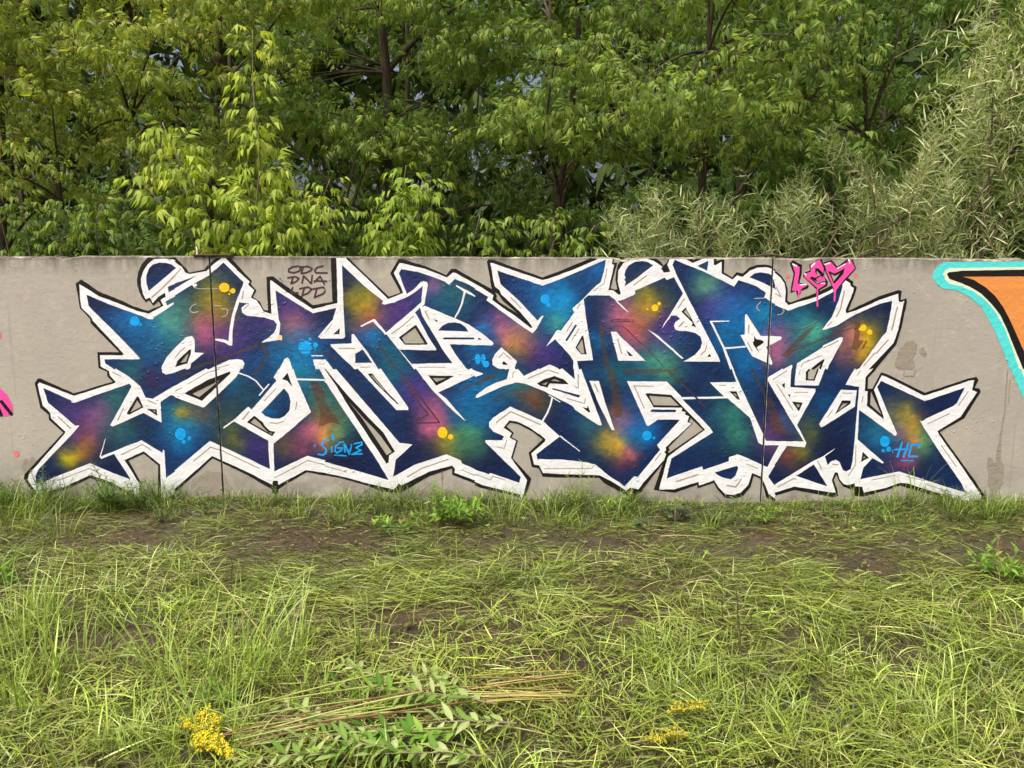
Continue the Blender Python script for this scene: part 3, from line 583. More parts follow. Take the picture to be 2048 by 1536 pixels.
cl 22 110,925 50,935 20,990 80,1050 80,1090 40,1120 -20,1110
cl 20 150,1010 150,1080
cl 28 160,860 168,915
cl 20 300,950 250,960 200,1010 190,1070 220,1090 270,1060 290,1030 230,1030
cl 16 190,1120 335,1130
cl 20 310,980 320,1080
cl 20 320,985 375,1110 405,985
cl 20 440,975 535,955 540,985 460,1025 525,1060 410,1110 540,1105
T 940 735
w -60,-40 2110,-40 2110,1800 -60,1800
k 430,770 500,677 600,690 750,760 900,860 965,915 960,945 785,1100 820,1240 885,1250 935,1350 1100,1360 1660,1380 1800,1450 2110,1645 2110,1800 640,1800 730,1440 525,1155 590,940 505,892 535,840
n 465,750 515,705 620,725 800,820 930,920 750,1090 790,1270 880,1290 930,1395 1100,1405 1650,1410 1720,1480 2048,1660 2110,1700 2110,1900 640,1900 785,1420 545,1160 612,935 530,888 560,835
k -60,1400 0,1435 150,1500 640,1625 690,1800 -60,1800
n -60,1450 0,1480 140,1540 640,1660 640,1900 -60,1900
b -60,-40 330,-40 345,10 505,20 470,150 340,190 200,260 80,355 75,385 100,385 260,310 420,240 590,190 700,205 920,290 1310,490 1345,540 1640,735 1685,740 1680,710 1400,-40 2110,-40 2110,1640 1950,1500 1760,1370 1600,1240 1500,1215 1200,1180 860,1170 850,1110 1145,885 1150,880 940,690 700,580 515,500 300,640 245,700 245,760 300,820 435,880 410,930 195,930 200,960 650,1400 630,1475 260,1350 240,1365 0,1285 -60,1260
b 570,-40 690,108 840,35 980,-40
b 1120,-40 1340,150 1325,-40
w -60,150 0,145 165,85 165,75 0,15 -60,-20
w 1145,880 1160,870 1410,1070 1400,1075
wl 10 1010,355 1150,440
wl 22 1050,395 1030,480 990,580 925,690
w 1528,170 1650,172 1720,420 1850,800 1815,800 1640,450
w 2010,175 2110,180 2110,400 2048,280
k 855,205 950,150 1080,108 1200,150 1265,215 1020,205 990,258 900,235
n 915,210 1000,180 970,225
n 1030,170 1080,145 1170,180
b 1055,262 1410,355 1395,385 1055,280
k 1435,500 1495,520 1510,485 1540,570 1520,575
gl 16 745,140 1000,30 1130,75
gl 10 545,130 555,60
gl 14 1385,90 1385,265 1340,240
gl 14 1240,395 1465,460 1475,400
gl 16 1595,210 1640,310
gl 18 340,700 520,565 700,640 900,730
gl 12 470,930 440,1035 350,1020
gl 12 0,1340 265,1440 290,1390 450,1440
gl 12 950,1295 1560,1290 1590,1250
r -60,260 0,220 120,160 240,90 350,75 340,120 200,170 0,260
rl 20 300,430 400,340 560,290 700,285
rl 14 350,430 500,350 620,340
rl 80 640,350 780,400 900,490
rl 100 1800,60 1870,350 1900,600
T 1240 735
w -60,-40 2110,-40 2110,1900 -60,1900
k 325,340 345,328 655,350 900,600 1090,795 640,1120 610,1150 500,1560 690,1560 1005,1462 1010,1510 1205,1440 1260,1530 1345,1620 1454,1630 1545,1600 1640,1500 1690,1350 1815,1400 1870,1536 1900,1620 1990,1680 1990,1900 -60,1900 -60,1640 29,1625 135,1535 235,1560 300,1470 565,1180 590,1110 565,1080 590,1060 583,1020 890,740 915,715 860,700 885,625 830,600 840,570 790,560 795,515 430,510
n 370,358 645,378 755,488 430,480
n 905,645 1060,795 630,1090 612,1085 635,1050 620,1020 930,710 880,700
n 545,1230 430,1570 280,1590 300,1545
n -60,1700 200,1640 280,1590 440,1565 700,1600 990,1500 990,1545 1200,1475 1240,1550 1340,1665 1454,1680 1570,1645 1670,1530 1710,1385 1790,1420 1840,1540 1870,1660 1990,1730 1990,1900 -60,1900
b -60,-40 1410,-40 1490,185 1150,190 1330,370 790,378 600,180 90,175 345,745 370,745 485,665 765,668 475,990 490,1020 515,1050 230,1400 180,1392 70,1505 -60,1440
b 800,405 1375,395 1665,645 1770,960 1820,990 2030,995 1885,1275 1535,1120 1500,1110 1395,1145 1390,1200 1065,1310 1050,1265 595,1420 655,1165 1190,830 1155,775
b 1420,-40 1440,0 1530,210 1870,940 2110,945 2110,560 2048,450 1885,150 1900,120 2110,0 2110,-40
b 1215,1340 1500,1258 1512,1290 1480,1380 1420,1430 1320,1410 1240,1370
b 1895,1395 2048,1150 2110,1050 2110,1460 1975,1505
b 400,535 718,540 710,572 390,568
k 1398,302 1490,305 1535,415 1500,405
n 1440,330 1475,330 1500,375
gl 14 430,240 180,235 310,520
gl 12 1270,228 1355,228
gl 20 720,1460 1000,1370
gl 20 1370,1510 1480,1530 1550,1430
gl 14 1620,1235 1760,1290
gl 12 450,1190 520,1100
gl 14 1960,155 2048,95
r -60,10 740,15 740,45 430,75 -60,80
rl 24 620,50 980,390 1090,510
rl 36 1680,20 1860,360
r 1850,380 1930,380 2110,700 2160,850 1930,850 1900,600
rl 60 -20,380 10,600
cd 345,870 60
cd 435,900 18
T 1540 735
w -60,-40 2110,-40 2110,1900 -60,1900
k 1370,-40 1220,125 1212,300 1250,305 1238,490 1455,665 1450,620 1330,285 1430,100 1480,115 1970,360 2110,310 2110,-40
n 1415,-40 1255,130 1248,270 1310,270 1420,62 1500,85 1980,322 2110,270 2110,-40
n 1290,305 1425,600 1280,475
b -60,-40 250,-40 0,108 -60,150
b -60,120 0,220 430,945 0,945 -60,945
b 278,-40 258,250 580,272 580,310 345,735 465,965 445,1020 215,1000 0,1335 -60,1440 0,1450 60,1500 545,1200 690,1130 830,1035 820,1050 700,1140 735,1250 780,1200 840,1180 890,1210 930,1310 970,1330 1030,1300 1055,1200 1075,1000 1140,245 1130,245 965,220 1110,-40 725,-40 620,230 315,225 335,-40
w 905,285 1110,290 1085,500 690,750 650,765 628,725
b 1140,540 1600,875 1625,850 1370,250 1420,170 1980,430 2010,430 2110,390 2110,640 2048,640 1935,690 1910,670 2048,900 2110,1000 2110,1470 2048,1460 1655,1330 1155,1430 1195,1280 1310,1160 1440,1228 1455,1215 1120,920
b -60,1000 115,995 0,1200 -60,1300
b 335,1385 560,1240 735,1520 600,1480
k 830,600 920,420 1030,425 1030,460
n 865,560 930,460 1000,455
k 148,220 192,195 185,270
k 225,345 260,345 255,388
k 280,435 418,450 365,562
n 330,465 388,475 358,515
k 455,60 545,-40 650,-40 570,170 455,165
n 487,60 545,-10 610,0 555,150 485,150
k 1165,1210 1185,1075 1265,1155
n 1190,1170 1200,1130 1225,1150
k -60,1640 310,1522 800,1600 840,1600 790,1440 830,1340 865,1345 890,1430 940,1490 1000,1505 1085,1480 1085,1520 1180,1525 1200,1600 1480,1540 1660,1475 1750,1480 2110,1590 2110,1900 -60,1900
n -60,1680 310,1565 820,1660 870,1640 860,1560 815,1440 850,1370 870,1430 930,1520 1000,1545 1040,1560 1060,1640 1200,1650 1480,1570 1660,1510 2110,1640 2110,1900 -60,1900
gl 14 35,155 215,40
gl 14 90,220 200,390 290,540
gl 12 320,318 485,318
gl 12 930,328 1050,328
gl 12 735,640 800,545
gl 12 1115,100 1155,45
gl 12 1175,440 1190,370
gl 10 370,90 390,10
gl 16 610,1200 660,1300
gl 16 800,1240 870,1245
gl 12 1100,1000 1090,1250 1000,1385
gl 10 1300,1440 1600,1380
gl 14 100,1530 300,1420 330,1430
gl 10 1740,1390 1984,1450
r -60,420 0,430 90,560 235,850 -60,850
hl 12 1720,20 1710,110 1840,110 1860,30
cd 1468,945 62 70
cd 1517,1045 33
cd 1448,1062 24 20
cl 28 1690,960 1630,1140
cl 28 1770,970 1710,1140
cl 22 1600,1050 1760,1045
cl 24 1900,1025 1915,990 1810,990 1772,1138 1885,1138
cl 14 1680,1190 1835,1190
cl 10 1570,1050 1570,1090
T 1728 760
k 600,120 770,168 1330,-20 1440,-40 1465,0 1415,100 1475,108 1492,150 1280,490 968,665 1180,960 1400,1260 1560,1500 1540,1560 1350,1620 1100,1560 500,1340 400,1340
w 600,150 780,200 1340,10 1410,0 1380,130 1445,155 1235,470 938,655 960,700 1260,1120 1500,1480 1480,1560 1400,1580 1200,1520 560,1330 400,1300
b 600,200 760,260 800,262 1290,95 1190,290 1140,335 745,515 710,505 720,540 960,910 1250,1330 1300,1440 1060,1370 460,1175 400,1175
gl 14 815,560 1090,430
gl 14 1210,325 1330,150
gl 14 990,840 1180,1110
gl 12 520,1255 1100,1430
h 1830,-140 1790,400 1735,700 1690,960 1680,1300 1740,1300 1760,720 1810,400 1845,-140
hl 10 1868,0 1845,300
t 1870,-160 1940,0 2048,250 2200,500 3400,1200 3400,-160
e 2000,-160 2060,0 2160,200 3400,900 3400,-160
k 2040,-160 2110,0 2220,160 3400,800 3400,-160
q 2150,-160 2300,50 3400,600 3400,-160
A
p -30,770 0,775 15,790 25,810 26,825 15,832 -30,832
kl 7 3,803 23,828
kl 7 -6,810 3,830
p -20,662 2,664 3,676 -20,680
sd 33,908 6
"""
SPOTS = """
265 640 50 10 125 200 .8
312 668 58 0 105 170 .8
300 700 40 0 90 150 .6
345 640 38 100 185 160 .85
352 612 30 70 130 120 .6
360 690 40 50 120 130 .6
265 742 28 35 120 118 .75
310 758 34 62 34 92 .7
420 585 34 120 125 50 .8
432 612 38 176 158 30 .85
436 640 34 165 135 40 .7
408 650 24 150 110 70 .7
412 668 30 205 100 140 .85
455 672 40 110 55 130 .8
478 700 34 70 50 125 .7
520 640 42 62 45 118 .8
580 615 38 92 62 145 .8
588 660 28 226 112 108 .85
610 655 28 150 80 130 .6
565 695 34 80 110 120 .5
610 705 42 0 140 215 .85
560 722 42 0 100 165 .7
600 745 34 0 150 210 .7
500 735 34 0 80 140 .6
470 770 18 0 120 175 .7
190 834 34 214 112 165 .9
165 850 50 105 55 128 .6
150 820 40 70 50 120 .6
178 875 30 140 70 110 .6
235 795 36 40 115 112 .8
240 862 42 45 112 108 .75
165 902 28 175 110 45 .8
140 918 22 196 180 20 .95
345 820 36 20 110 140 .6
368 866 44 0 135 205 .85
345 850 30 20 120 160 .5
368 824 18 195 165 45 .9
398 830 26 110 105 70 .8
412 830 20 100 70 95 .5
455 835 40 55 82 72 .8
470 876 26 128 130 40 .85
460 905 30 60 80 60 .6
520 890 34 66 40 125 .8
500 935 30 55 35 110 .5
500 795 40 20 78 90 .6
535 825 20 0 115 180 .7
555 800 20 10 80 130 .6
590 760 20 40 120 120 .6
645 795 40 66 130 108 .85
690 825 30 62 128 105 .7
650 840 30 130 100 50 .6
648 868 26 240 175 50 .95
678 862 18 140 175 95 .8
622 866 28 205 105 145 .8
596 900 26 135 62 98 .8
565 885 28 110 92 62 .7
700 850 30 40 100 100 .6
728 610 36 205 175 22 .95
722 588 24 150 150 40 .6
745 636 20 205 120 60 .8
735 655 26 165 66 78 .75
770 628 30 120 80 120 .6
805 612 40 84 56 140 .8
810 580 30 60 40 120 .6
790 650 30 82 52 130 .7
745 676 18 20 140 220 .9
725 668 20 30 90 160 .7
770 700 34 5 98 140 .8
795 730 34 10 110 130 .7
790 755 34 10 98 122 .8
830 780 34 92 56 145 .8
860 800 28 100 60 140 .6
876 838 30 222 105 150 .9
855 852 26 205 95 140 .8
880 820 26 180 90 130 .6
895 885 26 205 185 35 .9
905 905 24 130 130 50 .8
938 872 30 100 160 100 .8
945 845 30 50 110 110 .6
870 920 30 60 50 80 .6
872 568 20 198 105 165 .85
860 590 24 100 70 150 .6
908 592 38 30 125 130 .75
880 620 34 10 90 130 .6
1000 650 36 130 72 140 .8
1012 672 28 222 125 140 .85
1042 688 24 232 198 20 .95
1028 676 22 225 140 90 .6
1060 700 26 170 95 60 .7
1050 670 30 150 90 130 .5
968 655 16 40 130 205 .8
1090 705 34 82 52 142 .8
1070 730 30 50 40 110 .5
1112 600 26 0 175 245 .95
1100 590 60 5 125 195 .85
1125 625 34 0 150 220 .7
1112 648 24 70 168 150 .75
1195 540 30 10 115 190 .75
1060 560 36 10 85 160 .5
955 700 34 0 120 195 .75
945 790 44 0 118 188 .85
975 770 34 0 110 175 .7
1010 760 36 20 120 165 .5
958 830 44 5 105 165 .8
940 872 26 75 150 112 .8
946 905 28 45 95 75 .6
1040 775 30 50 125 120 .75
1068 800 26 165 95 45 .85
1085 815 22 80 75 50 .7
1050 820 30 60 72 92 .5
1250 632 34 222 120 150 .85
1240 615 26 150 85 140 .6
1266 655 30 210 105 130 .75
1296 600 38 150 140 40 .8
1302 620 28 196 165 32 .85
1285 650 26 175 110 80 .7
1268 668 18 220 85 90 .7
1262 690 24 185 100 140 .6
1338 655 34 88 48 150 .85
1330 685 30 80 50 130 .7
1360 690 30 15 80 120 .6
1312 722 36 82 172 138 .85
1335 745 28 78 160 125 .7
1280 745 30 20 110 140 .6
1196 680 22 0 120 185 .7
1228 745 34 20 118 130 .7
1180 745 30 10 90 140 .5
1232 822 22 150 92 42 .75
1245 850 30 175 110 165 .75
1215 885 28 160 145 55 .85
1240 892 24 236 185 50 .92
1264 906 16 246 112 112 .92
1250 925 24 110 50 80 .6
1288 862 34 10 130 205 .85
1270 810 30 40 80 140 .6
1178 848 28 50 115 125 .7
1150 830 20 20 80 120 .5
1412 568 26 112 195 135 .85
1420 590 34 70 110 140 .5
1462 612 36 88 105 200 .75
1420 622 24 84 60 155 .8
1490 640 48 0 120 195 .8
1452 672 36 0 128 192 .7
1527 625 18 20 165 215 .9
1525 650 34 0 115 175 .6
1488 722 36 0 118 188 .8
1500 760 30 0 90 150 .6
1400 860 40 15 85 110 .5
1462 822 34 50 138 122 .8
1478 872 34 52 145 112 .8
1440 780 30 15 80 100 .5
1560 664 30 120 82 155 .8
1554 700 34 222 115 150 .85
1580 690 28 140 80 130 .6
1600 640 40 20 128 150 .75
1628 665 28 88 195 160 .85
1612 705 30 50 130 130 .7
1590 735 26 30 90 110 .6
1690 665 26 100 85 100 .6
1735 655 34 105 98 65 .8
1730 682 30 218 185 25 .95
1722 708 20 222 180 25 .9
1702 672 18 212 128 120 .85
1690 700 26 160 95 110 .7
1700 730 28 90 70 90 .6
1545 850 34 90 52 110 .7
1570 845 20 80 112 165 .6
1540 885 30 112 68 138 .7
1602 905 22 160 150 40 .9
1572 912 24 152 72 58 .8
1590 930 24 70 58 60 .6
1622 868 24 92 100 50 .8
1612 845 24 70 88 70 .6
1650 805 30 0 88 140 .75
1752 862 40 22 122 160 .85
1770 880 30 30 120 165 .6
1795 820 30 120 110 90 .6
1812 826 24 160 150 55 .85
1822 856 24 214 172 45 .9
1848 884 20 118 192 120 .85
1845 900 30 80 120 80 .5
1828 880 14 236 160 70 .8
1800 862 18 130 100 140 .7
1812 916 24 192 82 112 .75
1785 925 24 80 50 100 .5
1838 815 20 60 55 90 .5
"""

# ------------------------------------------------------------------ ground
def warp_axis(lo, hi, core_lo, core_hi, step, grow=1.35):
    a = list(np.arange(core_lo, core_hi + 1e-6, step)); s = step
    while a[-1] < hi: s *= grow; a.append(a[-1] + s)
    s = step
    while a[0] > lo: s *= grow; a.insert(0, a[0] - s)
    return np.array(a)
def ground_z(x, y):
    x = np.asarray(x, float); y = np.asarray(y, float)
    near = np.exp(-((y + 1.6) / 3.2) ** 2)
    z = near * (0.055 * (fbm(x * 1.1, y * 1.1, 3) - 0.5) + 0.03 * (fbm(x * 5, y * 5, 9) - 0.5))
    z += 0.035 * np.exp(-((y + 0.12) / 0.22) ** 2) * (0.4 + fbm(x * 2.2, y * 0.3, 21))
    return z - 0.02
gx = warp_axis(-320, 320, -4.2, 4.2, 0.05); gy = warp_axis(-320, 420, -4.2, 0.4, 0.05)
GX, GY = np.meshgrid(gx, gy); GZ = ground_z(GX, GY)
nx, ny = len(gx), len(gy)
ii, jj = np.meshgrid(np.arange(nx - 1), np.arange(ny - 1))
q = (jj * nx + ii).ravel()
gf = np.stack([q, q + 1, q + nx + 1, q + nx], 1)
g_me = make_mesh('ground', np.stack([GX.ravel(), GY.ravel(), GZ.ravel()], 1), gf, None, True)
tag(link('ground', g_me, M_SOIL), kind='structure', label='damp brown soil ground')

# ------------------------------------------------------------------ concrete wall
WALL = empty('concrete_wall', (0, 0, 0))
tag(WALL, 'long grey precast concrete wall painted with a big blue and white graffiti piece', 'wall')
def chip_z(x):
    x = np.asarray(x, float)
    c = 0.006 * (fbm(x * 9, x * 0, 5) - 0.5) + 0.006 * (fbm(x * 60, x * 0, 6) - 0.5)
    return c - 0.030 * np.clip(fbm(x * 3.3, x * 0 + 3, 8) - 0.60, 0, 1) * 6 * fbm(x * 45, x * 0, 12)
zt = lambda x: TOPL + (TOPR - TOPL) * (x + 3.5) / 7.0
TOPL, TOPR = on_wall(20, 511)[1], on_wall(2028, 516.5)[1]
JX = [on_wall(432, 740)[0], on_wall(1534.5, 740)[0]]
PW = JX[1] - JX[0]
joints = [JX[0] - PW, JX[0], JX[1], JX[1] + PW]
GAP = 0.0055
THICK = 0.16
for k in range(3):
    x0, x1 = joints[k] + GAP, joints[k + 1] - GAP
    n_ = 620
    xs = np.linspace(x0, x1, n_)
    chip = chip_z(xs)
    zz = zt(xs) + chip
    V = []; F = []
    for i, x in enumerate(xs):
        b = 0.006 * vnoise(x * 30, 0.5, 31)
        V += [(x, 0, -0.35), (x, 0, zz[i] - 0.006 - b), (x, 0.007 + b, zz[i]), (x, THICK, zz[i] + 0.002), (x, THICK, -0.35)]
    for i in range(n_ - 1):
        a = i * 5
        for j in range(4):
            F.append((a + j, a + 5 + j, a + 6 + j, a + 1 + j))
    e = (n_ - 1) * 5
    for c in (0, e):
        s_ = [(c, c + 1, c + 2, c + 2), (c, c + 2, c + 3, c + 4)]
        F += s_ if c == 0 else [t[::-1] for t in s_]
    me = bpy.data.meshes.new('panel')
    me.from_pydata([tuple(map(float, v)) for v in V], [], [tuple(dict.fromkeys(f)) for f in F]); me.update()
    o = link('panel', me, M_CONC, WALL)
# near-black strip inside the joints, standing in for the shade of the gap
for k in (1, 2):
    g_ = Geo()
    x = joints[k]; zz = float(zt(x)) - 0.012
    jx = np.linspace(-0.35, zz, 60)
    v = []
    for z in jx: v += [(x - GAP * 1.02, 0.004, z), (x + GAP * 1.02, 0.004, z)]
    f = [(2 * i, 2 * i + 1, 2 * i + 3, 2 * i + 2) for i in range(59)]
    g_.add(v, f, (0.008, 0.007, 0.006)); tag(g_.obj('joint_shade_strip', M_BLACK, WALL), 'dark vertical joint between two wall panels')

# ------------------------------------------------------------------ the mural, traced on the wall plane
COLR = {'k': (9, 7, 6), 'w': (230, 233, 238), 'n': None, 'b': 'fill', 'r': 'brown', 'g': (160, 150, 132), 'u': (168, 168, 150), 'o': (248, 205, 165),
        'm': (74, 42, 52), 'c': (6, 158, 236), 'y': (252, 196, 22), 'p': (240, 80, 165), 's': (222, 120, 118), 't': (84, 216, 216), 'e': (226, 232, 205),
        'q': (226, 146, 76), 'h': (148, 141, 128)}
def stroke_polys(pts, wd):
    out = []; h = wd / 2.0
    for (x0, y0), (x1, y1) in zip(pts[:-1], pts[1:]):
        L = math.hypot(x1 - x0, y1 - y0)
        if L < 1e-6: continue
        nx_, ny_ = -(y1 - y0) / L * h, (x1 - x0) / L * h
        out.append([(x0 + nx_, y0 + ny_), (x1 + nx_, y1 + ny_), (x1 - nx_, y1 - ny_), (x0 - nx_, y0 - ny_)])
    for x, y in pts:
        out.append([(x + h * math.cos(a * math.pi / 5), y + h * math.sin(a * math.pi / 5)) for a in range(10)])
    return out
def clip_poly(poly, r):
    def half(ps, f, cut):
        o_ = []
        for i in range(len(ps)):
            a, b = ps[i - 1], ps[i]; fa, fb = f(a), f(b)
            if (fa >= 0) != (fb >= 0):
                t = fa / (fa - fb); o_.append((a[0] + t * (b[0] - a[0]), a[1] + t * (b[1] - a[1])))
            if fb >= 0: o_.append(b)
        return o_
    for f in (lambda p: p[0] - r[0], lambda p: r[2] - p[0], lambda p: p[1] - r[1], lambda p: r[3] - p[1]):
        poly = half(poly, f, r)
        if len(poly) < 3: return None
    return poly
tiles = []; cur = None
own_x = {40: (40, 350), 340: (350, 650), 640: (650, 950), 940: (950, 1250), 1240: (1250, 1550), 1540: (1550, 1850), 1728: (1850, 2420)}
for ln in TRACE.strip().splitlines():
    t = ln.split()
    if t[0] == 'T':
        X0, Y0 = int(t[1]), int(t[2]); ox = own_x[X0]
        cur = {'f': (lambda a, b, X0=X0, Y0=Y0: (X0 + a / 6.4, Y0 + b / 6.4)), 's': 6.4,
               'r': (ox[0], 500, ox[1], 738) if Y0 == 500 else (ox[0], 738, ox[1], 1030), 'sh': []}
        tiles.append(cur); continue
    if t[0] == 'A':
        cur = {'f': (lambda a, b: (a, b)), 's': 1.0, 'r': (-300, 500, 40, 1030), 'sh': []}; tiles.append(cur); continue
    if t[0] == 'G':
        cur = {'f': (lambda a, b: (a, b)), 's': 1.0, 'r': (-300, 500, 2420, 1030), 'sh': [], 'glob': 1}; tiles.append(cur); continue
    code = t[0]; cls = code[0]
    if len(code) > 1 and code[1] == 'l':
        wd = float(t[1]); pts = [cur['f'](*map(float, p.split(','))) for p in t[2:]]
        polys = stroke_polys(pts, max(wd / cur['s'], 1.6))
    elif len(code) > 1 and code[1] == 'd':
        c = cur['f'](*map(float, t[1].split(','))); rx = float(t[2]) / cur['s']; ry = float(t[3]) / cur['s'] if len(t) > 3 else rx
        polys = [[(c[0] + rx * math.cos(a * math.pi / 10), c[1] + ry * math.sin(a * math.pi / 10)) for a in range(20)]]
    else:
        pts = [cur['f'](*map(float, p.split(','))) for p in t[1:]]
        if cls in 'wkb' and cur['s'] > 2:                      # hand-wobble: long straight edges are never ruler-straight
            q_ = []
            for i in range(len(pts)):
                a, b = pts[i], pts[(i + 1) % len(pts)]; q_.append(a)
                L = math.hypot(b[0] - a[0], b[1] - a[1]); m_ = int(L // 9)
                for j in range(1, m_ + 1):
                    u = j / (m_ + 1); x = a[0] + u * (b[0] - a[0]); y = a[1] + u * (b[1] - a[1])
                    x_ = x + 0.9 * (float(vnoise(x * 0.11, y * 0.11, 3)) - 0.5); y_ = y + 0.9 * (float(vnoise(x * 0.11, y * 0.11, 4)) - 0.5)
                    q_.append((x_, y_))
            pts = q_
        polys = [pts]
    for p_ in polys:
        q4 = cur['r']; p_ = clip_poly(p_, (q4[0] - 1.3, q4[1] - 1.3, q4[2] + 1.3, q4[3] + 1.3))
        if p_: cur['sh'].append((cls, np.array(p_)))

# airbrushed colour clouds: x, y, radius, sRGB, strength (positions on the wall, in picture units of the survey photo)
SP = [tuple(map(float, s.split())) for s in SPOTS.strip().splitlines() if s.strip()]
def fill_colour(P):
    x, y = P[:, 0], P[:, 1]
    c = np.tile(np.array([9., 34., 82.]), (len(P), 1))
    v = fbm(x / 70, y / 50, 41)[:, None]
    c = c + (v - 0.5) * np.array([8, 44, 60.])
    wx = x + 26 * (fbm(x / 30, y / 30, 51) - 0.5); wy = y + 26 * (fbm(x / 30, y / 30, 61) - 0.5)
    gr = 0.75 + 0.5 * fbm(x / 5, y / 5, 71)
    for (sx, sy, r, cr, cg, cb, a) in SP:
        d2 = ((wx - sx) ** 2 + (wy - sy) ** 2) / (r * 1.0) ** 2
        wgt = np.clip(0.94 * a * np.exp(-d2 * 0.95) * gr, 0, 0.95)[:, None]
        c = c * (1 - wgt) + np.array([cr, cg, cb]) * wgt
    c = c * (0.76 + 0.30 * fbm(x / 11, y / 6, 83) + 0.14 * fbm(x / 3.2, y / 2.2, 81))[:, None] * 0.93
    return np.clip(c, 0, 255)
def pip(P, poly):
    x, y = P[:, 0], P[:, 1]; ins = np.zeros(len(P), bool)
    x0, y0 = poly[-1]
    for x1, y1 in poly:
        cond = ((y0 > y) != (y1 > y))
        if cond.any():
            xi = (x1 - x0) * (y - y0) / ((y1 - y0) + 1e-12) + x0
            ins ^= cond & (x < xi)
        x0, y0 = x1, y1
    return ins
def classify(P):
    cls = np.full(len(P), 'n')
    for t in tiles:
        r = t['r']; m = (P[:, 0] >= r[0]) & (P[:, 0] < r[2]) & (P[:, 1] >= r[1]) & (P[:, 1] < r[3])
        idx = np.nonzero(m)[0]; Q = P[idx]
        for c, poly in t['sh']:
            lo, hi = poly.min(0), poly.max(0)
            s_ = np.nonzero((Q[:, 0] > lo[0]) & (Q[:, 0] < hi[0]) & (Q[:, 1] > lo[1]) & (Q[:, 1] < hi[1]))[0]
            if len(s_):
                k_ = s_[pip(Q[s_], poly)]; cls[idx[k_]] = c
    return cls
# constraint segments + fill grid -> one constrained triangulation of the whole painting
CV = []; CE = []
for t in tiles:
    for c, poly in t['sh']:
        if c in 'br':
            q_ = []
            for i in range(len(poly)):
                a, b = poly[i], poly[(i + 1) % len(poly)]; m_ = int(math.hypot(*(b - a)) // 5)
                q_ += [a + (b - a) * (j / (m_ + 1)) for j in range(m_ + 1)]
            poly = np.array(q_)
        b0 = len(CV); n_ = len(poly)
        CV += [tuple(p) for p in poly]; CE += [(b0 + i, b0 + (i + 1) % n_) for i in range(n_)]
# painting is cut at the panel joints and at the chipped top edge
def proj(x, z):
    v = CMW.T @ (np.array([x, 0, z]) - CLOC); return 1024 + FPX * v[0] / -v[2], 768 - FPX * v[1] / -v[2]
for j in JX:
    for s_ in (-1, 1):
        b0 = len(CV)
        for z in np.linspace(-0.05, 1.75, 160): CV.append(proj(j + s_ * (GAP + 0.0012 + 0.0012 * math.sin(z * 47 + s_)), z))
        CE += [(b0 + i, b0 + i + 1) for i in range(159)]
b0 = len(CV)
for x in np.linspace(-5.2, 5.2, 900): CV.append(proj(x, float(zt(x)) + float(chip_z(x)) - 0.011))
CE += [(b0 + i, b0 + i + 1) for i in range(899)]
gxx, gyy = np.meshgrid(np.arange(60, 1990, 4.0), np.arange(515, 1012, 4.0))
gp = np.stack([gxx.ravel(), gyy.ravel()], 1) + rng.uniform(-1.2, 1.2, (gxx.size, 2))
gc = classify(gp); gp = gp[(gc == 'b') | (gc == 'r')]
CV += [tuple(p) for p in gp]
res = delaunay_2d_cdt([Vector(p) for p in CV], CE, [], 0, 1e-4, False)
PV = np.array([tuple(v) for v in res[0]]); PT = np.array([f for f in res[2] if len(f) == 3])
cen = PV[PT].mean(1)
cl = classify(cen)
# world positions of the picture points on the wall plane
dirs = np.stack([(PV[:, 0] - 1024) / FPX, -(PV[:, 1] - 768) / FPX, -np.ones(len(PV))], 1) @ CMW.T
tt = (0 - CLOC[1]) / dirs[:, 1]; WP = CLOC + dirs * tt[:, None]
cw = WP[PT].mean(1)
keep = cl != 'n'
for j in JX: keep &= np.abs(cw[:, 0] - j) > GAP + 0.0008
topz = zt(cw[:, 0]) + chip_z(cw[:, 0]) - 0.011
keep &= cw[:, 2] < topz
keep &= (cw[:, 2] > -0.06) & (np.abs(cw[:, 0]) < 5.0)
PT, cl, cen, cw = PT[keep], cl[keep], cen[keep], cw[keep]
fc = fill_colour(PV)
def colour_of(c, pts, base):
    if c == 'b': return base
    if c == 'r':
        a = 0.30 + 0.5 * fbm(pts[:, 0] / 22, pts[:, 1] / 22, 91)[:, None]
        return base * (1 - a) + np.array([88., 52., 40.]) * a
    col = np.tile(np.array(COLR[c], float), (len(pts), 1))
    return col * (0.95 + 0.1 * fbm(pts[:, 0] / 9, pts[:, 1] / 9, 15))[:, None]
MURAL = empty('painted_mural', (0, -0.0016, 0), parent=WALL)
tag(MURAL, 'graffiti lettering in blue galaxy colours with white edge and black outline')
def emit(mask, name, mat, label=None, parent=MURAL):
    T = PT[mask]
    if not len(T): return
    c_ = cl[mask]
    ids = T.ravel(); pts = PV[ids]; base = fc[ids]; cc = np.repeat(c_, 3)
    col = np.zeros((len(ids), 3))
    for k in np.unique(cc):
        m = cc == k; col[m] = colour_of(k, pts[m], base[m])
    # weld per (vertex, class)
    key = ids.astype(np.int64) * 64 + np.array([ord(k) - 64 for k in cc])
    u, first, inv = np.unique(key, return_index=True, return_inverse=True)
    V = WP[ids[first]].copy()
    F = inv.reshape(-1, 3)
    a, b, c = V[F[:, 0]], V[F[:, 1]], V[F[:, 2]]
    nrm = np.cross(b - a, c - a); flip = nrm[:, 1] > 0
    F[flip] = F[flip][:, ::-1]
    area = np.linalg.norm(nrm, axis=1); F = F[area > 1e-10]
    return tag(link(name, make_mesh(name, V, F, lin(col[first])), mat, parent), label)
X, Y = cen[:, 0], cen[:, 1]
in_box = lambda x0, y0, x1, y1: (X > x0) & (X < x1) & (Y > y0) & (Y < y1)
